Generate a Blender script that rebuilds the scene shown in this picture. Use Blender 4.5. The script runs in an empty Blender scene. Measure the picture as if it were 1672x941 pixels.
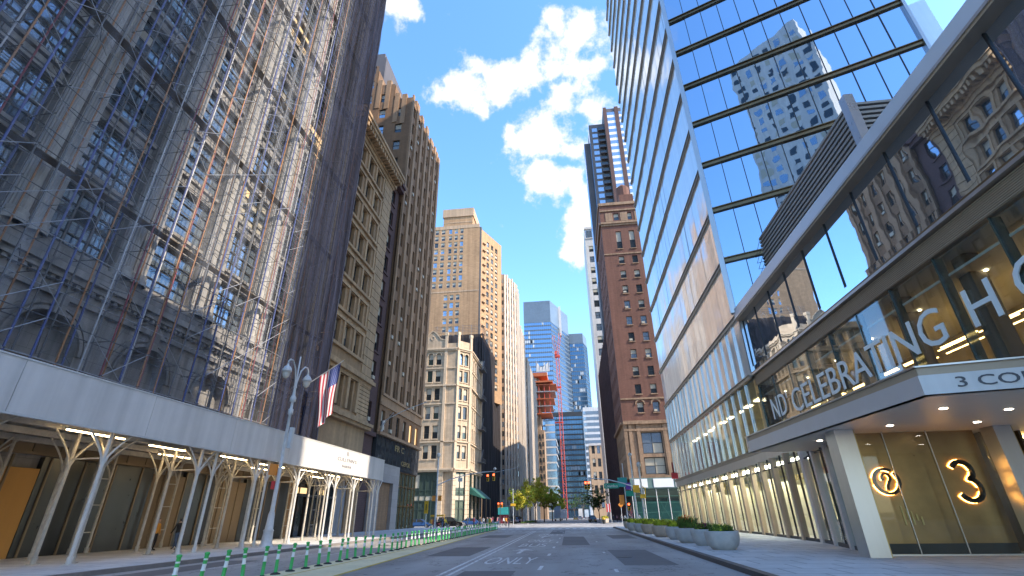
import bpy, math, random
from mathutils import Vector, Matrix
random.seed(7)
R = random.Random(11)
SC = bpy.context.scene
COL = SC.collection
PI = math.pi

# ------------------------------------------------------------------ camera
CM = ((0.992028643, -0.065703854, -0.107527553), (0.125361425, 0.427942538, 0.895069660), (-0.012793912, -0.901414548, 0.432767984))
cd = bpy.data.cameras.new('camera'); cam = bpy.data.objects.new('camera', cd); COL.objects.link(cam)
cam.matrix_world = Matrix(((CM[0][0], -CM[0][1], -CM[0][2], 0), (CM[1][0], -CM[1][1], -CM[1][2], 0), (CM[2][0], -CM[2][1], -CM[2][2], 1.7), (0, 0, 0, 1)))
cd.sensor_width = 36; cd.lens = 36 * 778 / 1672; cd.clip_end = 6000; cd.clip_start = 0.1
SC.camera = cam

# ------------------------------------------------------------------ materials
def nodes(name):
    m = bpy.data.materials.new(name); m.use_nodes = True
    nt = m.node_tree; nt.nodes.clear()
    out = nt.nodes.new('ShaderNodeOutputMaterial')
    return m, nt, out
def N(nt, t, **kw):
    n = nt.nodes.new('ShaderNode' + t)
    for k, v in kw.items():
        if isinstance(v, (int, float, tuple, list)) and k in n.inputs: n.inputs[k].default_value = v
        else: setattr(n, k, v)
    return n
def L(nt, a, b): nt.links.new(a, b)
def c4(c): return (c[0], c[1], c[2], 1)
def pm(name, col, rough=.75, var=.2, scale=1.5, bump=0., metal=0., spec=.5, stretch=None, joint=None, jcol=.6, streak=0., coat=0.):
    """Principled surface with noise variation; joint=(w,h,mortar) draws block or brick joints in world metres."""
    m, nt, out = nodes(name)
    b = N(nt, 'BsdfPrincipled'); L(nt, b.outputs[0], out.inputs[0])
    b.inputs['Metallic'].default_value = metal; b.inputs['Specular IOR Level'].default_value = spec
    b.inputs['Coat Weight'].default_value = coat
    tc = N(nt, 'TexCoord'); geo = N(nt, 'NewGeometry')
    vec = geo.outputs['Position'] if joint or streak else tc.outputs['Object']
    mp = N(nt, 'Mapping'); L(nt, vec, mp.inputs[0])
    if stretch: mp.inputs['Scale'].default_value = stretch
    n1 = N(nt, 'TexNoise'); n1.inputs['Scale'].default_value = scale; n1.inputs['Detail'].default_value = 6; n1.inputs['Roughness'].default_value = .65
    L(nt, mp.outputs[0], n1.inputs['Vector'])
    n2 = N(nt, 'TexNoise'); n2.inputs['Scale'].default_value = scale * .13; n2.inputs['Detail'].default_value = 3
    L(nt, mp.outputs[0], n2.inputs['Vector'])
    ad = N(nt, 'Math', operation='ADD'); L(nt, n1.outputs[0], ad.inputs[0]); L(nt, n2.outputs[0], ad.inputs[1])
    mr = N(nt, 'MapRange'); L(nt, ad.outputs[0], mr.inputs[0])
    mr.inputs[1].default_value = .65; mr.inputs[2].default_value = 1.35; mr.inputs[3].default_value = 1 - var; mr.inputs[4].default_value = 1 + var
    val = mr.outputs[0]
    hsrc = n1.outputs[0]
    if joint:
        sp = N(nt, 'SeparateXYZ'); L(nt, geo.outputs['Position'], sp.inputs[0])
        a2 = N(nt, 'Math', operation='ADD'); L(nt, sp.outputs[0], a2.inputs[0]); L(nt, sp.outputs[1], a2.inputs[1])
        cb = N(nt, 'CombineXYZ')
        if joint[0] < 0:   # horizontal paving
            L(nt, sp.outputs[0], cb.inputs[0]); L(nt, sp.outputs[1], cb.inputs[1])
        else:
            L(nt, a2.outputs[0], cb.inputs[0]); L(nt, sp.outputs[2], cb.inputs[1])
        br = N(nt, 'TexBrick'); L(nt, cb.outputs[0], br.inputs['Vector'])
        br.inputs['Scale'].default_value = 1; br.inputs['Brick Width'].default_value = abs(joint[0]); br.inputs['Row Height'].default_value = joint[1]
        br.inputs['Mortar Size'].default_value = joint[2]; br.inputs['Mortar Smooth'].default_value = .1
        br.inputs['Color1'].default_value = (1, 1, 1, 1); br.inputs['Color2'].default_value = (.84, .84, .84, 1); br.inputs['Mortar'].default_value = (jcol, jcol, jcol, 1)
        mu = N(nt, 'Math', operation='MULTIPLY'); L(nt, br.outputs[0], mu.inputs[0]); L(nt, val, mu.inputs[1]); val = mu.outputs[0]
    if streak:
        m2 = N(nt, 'Mapping'); m2.inputs['Scale'].default_value = (1.3, 1.3, .04); L(nt, geo.outputs['Position'], m2.inputs[0])
        n3 = N(nt, 'TexNoise'); n3.inputs['Scale'].default_value = 1.2; n3.inputs['Detail'].default_value = 5; L(nt, m2.outputs[0], n3.inputs['Vector'])
        r3 = N(nt, 'MapRange'); L(nt, n3.outputs[0], r3.inputs[0]); r3.inputs[1].default_value = .3; r3.inputs[2].default_value = .7
        r3.inputs[3].default_value = 1 - streak; r3.inputs[4].default_value = 1 + streak * .5
        mu = N(nt, 'Math', operation='MULTIPLY'); L(nt, r3.outputs[0], mu.inputs[0]); L(nt, val, mu.inputs[1]); val = mu.outputs[0]
    mx = N(nt, 'VectorMath', operation='SCALE'); mx.inputs[0].default_value = col[:3]; L(nt, val, mx.inputs['Scale'])
    L(nt, mx.outputs[0], b.inputs['Base Color'])
    rr = N(nt, 'MapRange'); L(nt, n1.outputs[0], rr.inputs[0]); rr.inputs[3].default_value = max(.02, rough - .08); rr.inputs[4].default_value = min(1, rough + .08)
    L(nt, rr.outputs[0], b.inputs['Roughness'])
    if bump:
        bp = N(nt, 'Bump'); bp.inputs['Strength'].default_value = bump; bp.inputs['Distance'].default_value = .05
        L(nt, hsrc, bp.inputs['Height']); L(nt, bp.outputs[0], b.inputs['Normal'])
    return m
def mirror(name, col, rough=.03, metal=1., wave=.02, wscale=.35):
    """coated reflective curtain-wall glass, slightly wavy"""
    m, nt, out = nodes(name)
    b = N(nt, 'BsdfPrincipled'); L(nt, b.outputs[0], out.inputs[0])
    b.inputs['Base Color'].default_value = c4(col); b.inputs['Metallic'].default_value = metal; b.inputs['Roughness'].default_value = rough
    b.inputs['Specular IOR Level'].default_value = .8
    geo = N(nt, 'NewGeometry')
    n1 = N(nt, 'TexNoise'); n1.inputs['Scale'].default_value = wscale; n1.inputs['Detail'].default_value = 2.5; L(nt, geo.outputs['Position'], n1.inputs['Vector'])
    bp = N(nt, 'Bump'); bp.inputs['Strength'].default_value = 1; bp.inputs['Distance'].default_value = wave
    L(nt, n1.outputs[0], bp.inputs['Height']); L(nt, bp.outputs[0], b.inputs['Normal'])
    return m
def clear(name, tint=(.9, .95, .95), refl=1.45, rough=.02):
    m, nt, out = nodes(name)
    t = N(nt, 'BsdfTransparent'); t.inputs[0].default_value = c4(tint)
    g = N(nt, 'BsdfGlossy'); g.inputs['Roughness'].default_value = rough; g.inputs[0].default_value = (.95, .97, 1, 1)
    lw = N(nt, 'LayerWeight'); lw.inputs[0].default_value = .5
    pw = N(nt, 'Math', operation='POWER'); L(nt, lw.outputs['Facing'], pw.inputs[0]); pw.inputs[1].default_value = 4
    f = N(nt, 'MapRange'); L(nt, pw.outputs[0], f.inputs[0]); f.inputs[3].default_value = (refl - 1) * .14; f.inputs[4].default_value = min(1, (refl - 1) * 2.2)
    mx = N(nt, 'MixShader'); L(nt, f.outputs[0], mx.inputs[0]); L(nt, t.outputs[0], mx.inputs[1]); L(nt, g.outputs[0], mx.inputs[2]); L(nt, mx.outputs[0], out.inputs[0])
    return m
def emit(name, col, s):
    m, nt, out = nodes(name); e = N(nt, 'Emission'); e.inputs[0].default_value = c4(col); e.inputs[1].default_value = s
    L(nt, e.outputs[0], out.inputs[0]); return m
def netting(name, col, hole, lo=None, hi=None):
    m, nt, out = nodes(name)
    t = N(nt, 'BsdfTransparent'); d = N(nt, 'BsdfPrincipled'); d.inputs['Roughness'].default_value = .9; d.inputs['Specular IOR Level'].default_value = .1
    geo = N(nt, 'NewGeometry'); mp = N(nt, 'Mapping'); mp.inputs['Scale'].default_value = (1, 1.2, .06); L(nt, geo.outputs['Position'], mp.inputs[0])
    n1 = N(nt, 'TexNoise'); n1.inputs['Scale'].default_value = 1.3; n1.inputs['Detail'].default_value = 6; L(nt, mp.outputs[0], n1.inputs[0])
    cr = N(nt, 'ValToRGB'); cr.color_ramp.elements[0].color = c4([x * .45 for x in col]); cr.color_ramp.elements[1].color = c4([x * 1.8 for x in col])
    cr.color_ramp.elements[0].position = .3; cr.color_ramp.elements[1].position = .7
    L(nt, n1.outputs[0], cr.inputs[0]); L(nt, cr.outputs[0], d.inputs[0])
    r = N(nt, 'MapRange'); L(nt, n1.outputs[0], r.inputs[0]); r.inputs[1].default_value = .3; r.inputs[2].default_value = .7; r.inputs[3].default_value = 1 - hole * 1.5 if lo is None else lo; r.inputs[4].default_value = 1 - hole * .5 if hi is None else hi
    mx = N(nt, 'MixShader'); L(nt, r.outputs[0], mx.inputs[0]); L(nt, t.outputs[0], mx.inputs[1]); L(nt, d.outputs[0], mx.inputs[2]); L(nt, mx.outputs[0], out.inputs[0])
    return m
def leafm(name, c):
    m, nt, out = nodes(name)
    d = N(nt, 'BsdfPrincipled'); d.inputs['Roughness'].default_value = .55
    tr = N(nt, 'BsdfTranslucent'); mx = N(nt, 'MixShader'); mx.inputs[0].default_value = .35
    tc = N(nt, 'TexCoord'); n1 = N(nt, 'TexNoise'); n1.inputs['Scale'].default_value = 2.2; L(nt, tc.outputs['Object'], n1.inputs[0])
    cr = N(nt, 'ValToRGB'); cr.color_ramp.elements[0].color = c4([x * .6 for x in c]); cr.color_ramp.elements[1].color = c4([x * 1.5 for x in c])
    cr.color_ramp.elements[0].position = .35; cr.color_ramp.elements[1].position = .65
    L(nt, n1.outputs[0], cr.inputs[0]); L(nt, cr.outputs[0], d.inputs[0]); L(nt, cr.outputs[0], tr.inputs[0])
    L(nt, d.outputs[0], mx.inputs[1]); L(nt, tr.outputs[0], mx.inputs[2]); L(nt, mx.outputs[0], out.inputs[0])
    return m

M = dict(
 asphalt=None,
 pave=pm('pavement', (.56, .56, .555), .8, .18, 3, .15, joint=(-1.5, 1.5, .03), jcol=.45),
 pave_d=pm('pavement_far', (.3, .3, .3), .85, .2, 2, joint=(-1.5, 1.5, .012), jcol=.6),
 kerb=pm('kerb_stone', (.05, .048, .052), .55, .35, 4, .2),
 kerb_g=pm('kerb_grey', (.2, .18, .17), .8, .25, 4, .2),
 white=None,
 yellow=pm('yellow_paint', (.62, .42, .05), .7, .25, 9),
 tan=pm('sunlit_tan_concrete', (.78, .66, .41), .85, .18, 4, .1),  # tan concrete, made brighter and yellower to stand for sun on the strip
 stone=pm('scaffold_stone', (.30, .285, .27), .85, .28, 1.2, .4, joint=(1.6, .8, .012), jcol=.6, streak=.35),
 shaft=pm('column_stone', (.40, .385, .365), .8, .2, 1.5, .3, streak=.3),
 beige=pm('beige_limestone', (.37, .235, .125), .85, .2, 1.5, .25, joint=(1.5, .75, .012), jcol=.7, streak=.22),
 beige_t=pm('beige_trim', (.42, .28, .155), .85, .2, 2, .2, streak=.28),
 brown=pm('brown_brick', (.25, .145, .078), .9, .2, 2.2, .2, joint=(.5, .22, .03), jcol=.75, streak=.2),
 brown_t=pm('brown_pier', (.32, .2, .115), .9, .2, 2, .2, streak=.22),
 maroon=pm('maroon_brick', (.11, .06, .055), .9, .2, 2.2, .2, joint=(.5, .22, .03), jcol=.7),
 ornate=pm('ornate_limestone', (.5, .385, .27), .85, .15, 1.5, .2, joint=(1.6, .8, .012), jcol=.72, streak=.18),
 ornate_t=pm('ornate_trim', (.53, .415, .295), .85, .15, 2, .2, streak=.15),
 tanbrick=pm('tan_brick', (.44, .268, .145), .9, .14, 1, .15, joint=(1.2, .5, .04), jcol=.8, streak=.2),
 tan_t=pm('tan_trim', (.45, .31, .2), .9, .14, 1, streak=.2),
 stripe=pm('stripe_pier', (.56, .47, .38), .85, .15, 1, streak=.25),
 stripe_w=pm('stripe_wall', (.36, .25, .17), .85, .2, 1, streak=.2),
 redbrick=pm('red_brick', (.175, .08, .056), .9, .2, 2, .25, joint=(.6, .25, .035), jcol=.8, streak=.2),
 redstone=pm('brown_stone', (.31, .2, .125), .85, .2, 1.5, .2, joint=(1.6, .8, .012), jcol=.65, streak=.25),
 palestone=pm('pale_stone', (.55, .53, .52), .85, .12, 1, streak=.15),
 slate=pm('slate_wall', (.1, .095, .105), .8, .15, 1, streak=.2), louv=pm('louvre_paint', (.3, .275, .25), .5, .1, 2), greywall=pm('grey_wall', (.3, .3, .31), .85, .15, 1, streak=.2),
 shopstone=pm('shopfront_stone', (.3, .27, .255), .7, .12, 2, .1, joint=(1.4, 1.1, .012), jcol=.55),
 darkmetal=pm('dark_metal', (.035, .033, .034), .45, .25, 3, metal=.3),
 frame=pm('window_frame', (.05, .048, .045), .55, .2, 3),
 framew=pm('pale_frame', (.38, .36, .33), .6, .2, 3),
 steel=pm('brushed_steel', (.52, .51, .50), .32, .12, 2, metal=.85, stretch=(1, 1, .08)),
 steel_p=pm('panel_steel', (.50, .50, .52), .28, .1, .8, metal=.8),
 bronze=pm('bronze_metal', (.22, .155, .085), .34, .25, 1.2, metal=.9),
 bronze_d=pm('dark_bronze', (.1, .075, .052), .38, .25, 1.5, metal=.8),
 band=pm('floor_band', (.30, .265, .22), .4, .15, 1, metal=.6),
 soffit=pm('soffit_paint', (.74, .64, .53), .42, .06, .6, spec=.6),
 parapet=pm('parapet_metal', (.62, .66, .72), .3, .06, .6, metal=.25), canopyp=pm('canopy_metal', (.56, .54, .54), .38, .08, .8, metal=.35), soffit_b=pm('bronze_soffit', (.42, .32, .225), .45, .15, .8, metal=.15), brass=pm('brass_wall', (.3, .185, .08), .3, .35, .6, metal=.65),
 whitep=pm('white_panel', (.66, .63, .60), .6, .08, .9, streak=.16),
 galv=pm('painted_post', (.46, .43, .38), .55, .3, 5, .1),
 galvw=pm('white_post', (.6, .59, .57), .5, .15, 3),
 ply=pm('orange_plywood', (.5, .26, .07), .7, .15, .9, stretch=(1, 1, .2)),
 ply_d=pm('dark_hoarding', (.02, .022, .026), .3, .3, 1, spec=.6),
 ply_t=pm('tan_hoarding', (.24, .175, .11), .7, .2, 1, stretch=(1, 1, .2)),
 green_p=pm('green_hoarding', (.02, .1, .075), .6, .25, 1.5),
 pblue=pm('blue_pole', (.06, .085, .24), .5, .3, 4), porange=pm('orange_pole', (.36, .17, .07), .6, .35, 4),
 pmaroon=pm('maroon_pole', (.22, .05, .06), .6, .3, 4), pgrey=pm('grey_pole', (.14, .14, .145), .6, .3, 4, metal=.4), psilver=pm('silver_pole', (.42, .42, .44), .5, .3, 4, metal=.3),
 plank=pm('plank', (.16, .12, .085), .85, .3, 2),
 postgreen=pm('post_green', (.05, .42, .1), .45, .15, 6), postwhite=pm('post_white', (.72, .72, .7), .5, .12, 6),
 rubber=pm('black_rubber', (.02, .02, .02), .7, .3, 6), lampgrey=pm('lamp_grey', (.56, .57, .58), .45, .15, 5),
 lens=pm('lamp_lens', (.6, .56, .5), .2, .15, 8), planter=pm('planter_concrete', (.42, .41, .395), .7, .22, 3, .2), planter_b=pm('planter_tan', (.42, .34, .27), .75, .2, 3, .2),
 soil=pm('soil', (.05, .035, .025), .95, .3, 8), bark=pm('bark', (.12, .085, .06), .9, .3, 5, .4),
 crane=pm('red_crane', (.55, .075, .045), .55, .15, 3), orangep=pm('orange_deck', (.5, .13, .045), .7, .25, 1),
 yellowm=pm('yellow_enamel', (.7, .4, .02), .45, .12, 6), signgreen=pm('sign_green', (.0, .26, .17), .45, .1, 5), signwhite=pm('sign_white', (.75, .75, .75), .5, .06, 4),
 purple=pm('sign_purple', (.12, .03, .3), .5, .1, 4), redp=pm('red_enamel', (.55, .04, .05), .5, .12, 4), orange=pm('orange_sign', (.72, .25, .03), .5, .1, 5), teal=pm('teal_awning', (.03, .3, .29), .6, .15, 3),
 blackp=pm('black_paint', (.012, .012, .014), .18, .2, 3, coat=.5), bluecar=pm('blue_paint', (.03, .09, .26), .2, .1, 3, coat=.5), whitecar=pm('white_paint', (.6, .62, .65), .3, .1, 2),
 truckblue=pm('truck_box', (.5, .58, .66), .5, .12, 1.2), chrome=pm('chrome', (.6, .6, .6), .2, .1, 4, metal=.9), headl=pm('headlight_glass', (.7, .7, .68), .1, .05, 4),
 skin=pm('skin', (.45, .28, .2), .6, .1, 8), skin2=pm('skin_dark', (.16, .09, .06), .6, .1, 8), hair=pm('hair', (.025, .018, .014), .6, .2, 20),
 navy=pm('navy_cloth', (.025, .035, .07), .85, .2, 8), maroonc=pm('maroon_cloth', (.16, .02, .035), .85, .2, 8), greyc=pm('grey_cloth', (.22, .22, .23), .85, .2, 8), blackc=pm('black_cloth', (.018, .018, .02), .85, .2, 8),
 yellowc=pm('yellow_cloth', (.6, .45, .04), .8, .15, 8), orangec=pm('orange_cloth', (.6, .26, .03), .8, .15, 8), tealc=pm('grey_green_cloth', (.11, .18, .17), .85, .2, 8), pinkc=pm('pink_cloth', (.5, .2, .22), .85, .2, 8), jean=pm('denim', (.06, .1, .18), .85, .2, 8),
 flagred=pm('flag_red', (.42, .03, .05), .75, .1, 6), flagwhite=pm('flag_white', (.68, .66, .64), .75, .08, 6), flagblue=pm('flag_blue', (.03, .055, .22), .75, .1, 6),
 letter=pm('letter_white', (.72, .78, .8), .35, .05, 3), letterdark=pm('letter_dark', (.05, .055, .07), .4, .1, 3), gold=pm('letter_gold', (.4, .3, .13), .35, .15, 3, metal=.6), lettergrey=pm('letter_grey', (.2, .2, .22), .5, .1, 3),
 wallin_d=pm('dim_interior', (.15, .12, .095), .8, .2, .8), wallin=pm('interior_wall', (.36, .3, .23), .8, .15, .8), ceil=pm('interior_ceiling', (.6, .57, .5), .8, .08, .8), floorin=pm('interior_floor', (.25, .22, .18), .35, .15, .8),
 shop=pm('shop_cream', (.72, .66, .5), .75, .12, .7), shelf=pm('dark_shelf', (.06, .045, .035), .6, .3, 2), roofm=pm('roof_felt', (.12, .12, .12), .9, .2, 1),
 fritt=None,
 g_dark=mirror('window_glass', (.03, .036, .04), .06, 0, .01, .6), g_sky=mirror('sky_glass', (.34, .42, .5), .05, .75, .02, .5),
 blind=pm('roller_blind', (.42, .38, .3), .6, .12, 1), g_green=mirror('green_glass', (.06, .09, .08), .06, .25, .01, .6),
 towerglass=mirror('tower_glass', (.46, .55, .65), .015, 1, .02, .22), podglass=mirror('podium_glass', (.62, .72, .84), .015, .95, .012, .3),
 blueglass=mirror('blue_tower_glass', (.22, .33, .46), .12, .8, .02, .3), blueglass2=mirror('deep_blue_glass', (.08, .16, .25), .1, .7, .02, .3), bluespan=pm('blue_spandrel', (.11, .15, .2), .4, .2, .4),
 paleband=pm('pale_band', (.5, .52, .54), .5, .12, 1),
 shopglass=clear('shop_glass', (.93, .98, .95), 1.2), signglass=clear('sign_glass', (.85, .9, .9), 1.4),
 lit=emit('lit_window', (1, .66, .32), .42), warmlamp=emit('warm_lamp', (1, .58, .18), 7), shoplamp=emit('shop_lamp', (1, .9, .74), 8.5), dimlamp=emit('dim_lamp', (1, .8, .5), 4), striplamp=emit('strip_lamp', (1, .6, .2), 3), tube=emit('tube_lamp', (1, .72, .36), 9), halo=emit('halo_lamp', (1, .47, .1), 7),
 sigred=emit('signal_red', (1, .05, .02), 4), sigwhite=emit('signal_walk', (1, 1, 1), 3),
 sheer=netting('sheer_netting', (.17, .185, .22), .6, .03, .27), net=netting('debris_net', (.016, .019, .034), .22), net_k=netting('black_net', (.034, .03, .032), .06),
 leaf_y=leafm('leaf_yellow', (.5, .45, .05)), leaf_g=leafm('leaf_green', (.11, .19, .035)), leaf_d=leafm('leaf_dark', (.03, .06, .015)), leaf_l=leafm('leaf_lime', (.42, .48, .05)),
 flower=leafm('flower_orange', (.6, .14, .02)), flowerp=leafm('flower_purple', (.2, .06, .09)),
)
def asphalt():
    m, nt, out = nodes('asphalt'); b = N(nt, 'BsdfPrincipled'); L(nt, b.outputs[0], out.inputs[0])
    g = N(nt, 'NewGeometry')
    def noise(sc, st, det=4):
        mp = N(nt, 'Mapping'); mp.inputs['Scale'].default_value = st; L(nt, g.outputs['Position'], mp.inputs[0])
        n = N(nt, 'TexNoise'); n.inputs['Scale'].default_value = sc; n.inputs['Detail'].default_value = det; L(nt, mp.outputs[0], n.inputs[0]); return n.outputs[0]
    a = noise(.5, (1, .12, 1)); bb = noise(30, (1, 1, 1), 2); c = noise(.25, (1, .5, 1), 6)
    s = N(nt, 'Math', operation='MULTIPLY_ADD'); L(nt, a, s.inputs[0]); s.inputs[1].default_value = 1.2; L(nt, c, s.inputs[2])
    s2 = N(nt, 'Math', operation='MULTIPLY_ADD'); L(nt, bb, s2.inputs[0]); s2.inputs[1].default_value = .35; L(nt, s.outputs[0], s2.inputs[2])
    cr = N(nt, 'ValToRGB'); e = cr.color_ramp.elements; e[0].position = .85; e[0].color = (.205, .197, .19, 1); e[1].position = 1.0; e[1].color = (.40, .388, .375, 1)
    mr = N(nt, 'MapRange'); L(nt, s2.outputs[0], mr.inputs[0]); mr.inputs[1].default_value = .8; mr.inputs[2].default_value = 1.8
    e[0].position = .2; e[1].position = .8
    L(nt, mr.outputs[0], cr.inputs[0])
    vo = N(nt, 'TexVoronoi'); vo.feature = 'DISTANCE_TO_EDGE'; vo.inputs['Scale'].default_value = .16
    n4 = N(nt, 'TexNoise'); n4.inputs['Scale'].default_value = .6; n4.inputs['Detail'].default_value = 5; L(nt, g.outputs['Position'], n4.inputs[0])
    mxv = N(nt, 'MixRGB'); mxv.inputs[0].default_value = .75; L(nt, g.outputs['Position'], mxv.inputs[1])
    sc_ = N(nt, 'VectorMath', operation='SCALE'); sc_.inputs['Scale'].default_value = 14; L(nt, n4.outputs['Color'], sc_.inputs[0])
    av = N(nt, 'VectorMath', operation='ADD'); L(nt, g.outputs['Position'], av.inputs[0]); L(nt, sc_.outputs[0], av.inputs[1]); L(nt, av.outputs[0], vo.inputs['Vector'])
    cm = N(nt, 'MapRange'); L(nt, vo.outputs['Distance'], cm.inputs[0]); cm.inputs[1].default_value = .0; cm.inputs[2].default_value = .018; cm.inputs[3].default_value = .3; cm.inputs[4].default_value = 1
    sv = N(nt, 'VectorMath', operation='SCALE'); L(nt, cr.outputs[0], sv.inputs[0]); L(nt, cm.outputs[0], sv.inputs['Scale'])
    L(nt, sv.outputs[0], b.inputs['Base Color']); b.inputs['Roughness'].default_value = .62
    bp = N(nt, 'Bump'); bp.inputs['Strength'].default_value = .25; bp.inputs['Distance'].default_value = .02; L(nt, bb, bp.inputs['Height']); L(nt, bp.outputs[0], b.inputs['Normal'])
    return m
M['asphalt'] = asphalt()
def worn_paint():
    m, nt, out = nodes('worn_road_paint'); b = N(nt, 'BsdfPrincipled'); L(nt, b.outputs[0], out.inputs[0]); b.inputs['Roughness'].default_value = .7
    g = N(nt, 'NewGeometry'); n = N(nt, 'TexNoise'); n.inputs['Scale'].default_value = 5; n.inputs['Detail'].default_value = 8; n.inputs['Roughness'].default_value = .75; L(nt, g.outputs['Position'], n.inputs[0])
    cr = N(nt, 'ValToRGB'); e = cr.color_ramp.elements; e[0].position = .4; e[0].color = (.31, .3, .295, 1); e[1].position = .52; e[1].color = (.74, .74, .72, 1)
    L(nt, n.outputs[0], cr.inputs[0]); L(nt, cr.outputs[0], b.inputs['Base Color']); return m
M['white'] = worn_paint()
def fritted():
    """pale fritted glass cladding, glossy, printed in vertical bars"""
    m, nt, out = nodes('fritted_glass'); b = N(nt, 'BsdfPrincipled'); L(nt, b.outputs[0], out.inputs[0])
    g = N(nt, 'NewGeometry'); mp = N(nt, 'Mapping'); mp.inputs['Scale'].default_value = (1, 1.4, .05); L(nt, g.outputs['Position'], mp.inputs[0])
    n = N(nt, 'TexNoise'); n.inputs['Scale'].default_value = 1.1; n.inputs['Detail'].default_value = 5; L(nt, mp.outputs[0], n.inputs[0])
    cr = N(nt, 'ValToRGB'); e = cr.color_ramp.elements; e[0].position = .32; e[0].color = (.80, .82, .80, 1); e[1].position = .62; e[1].color = (.93, .94, .92, 1)
    L(nt, n.outputs[0], cr.inputs[0]); L(nt, cr.outputs[0], b.inputs['Base Color'])
    b.inputs['Metallic'].default_value = .4; b.inputs['Roughness'].default_value = .1; b.inputs['Specular IOR Level'].default_value = 1
    n2 = N(nt, 'TexNoise'); n2.inputs['Scale'].default_value = .4; n2.inputs['Detail'].default_value = 2; L(nt, g.outputs['Position'], n2.inputs[0])
    bp = N(nt, 'Bump'); bp.inputs['Distance'].default_value = .03; L(nt, n2.outputs[0], bp.inputs['Height']); L(nt, bp.outputs[0], b.inputs['Normal'])
    return m
M['fritt'] = fritted()

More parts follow.
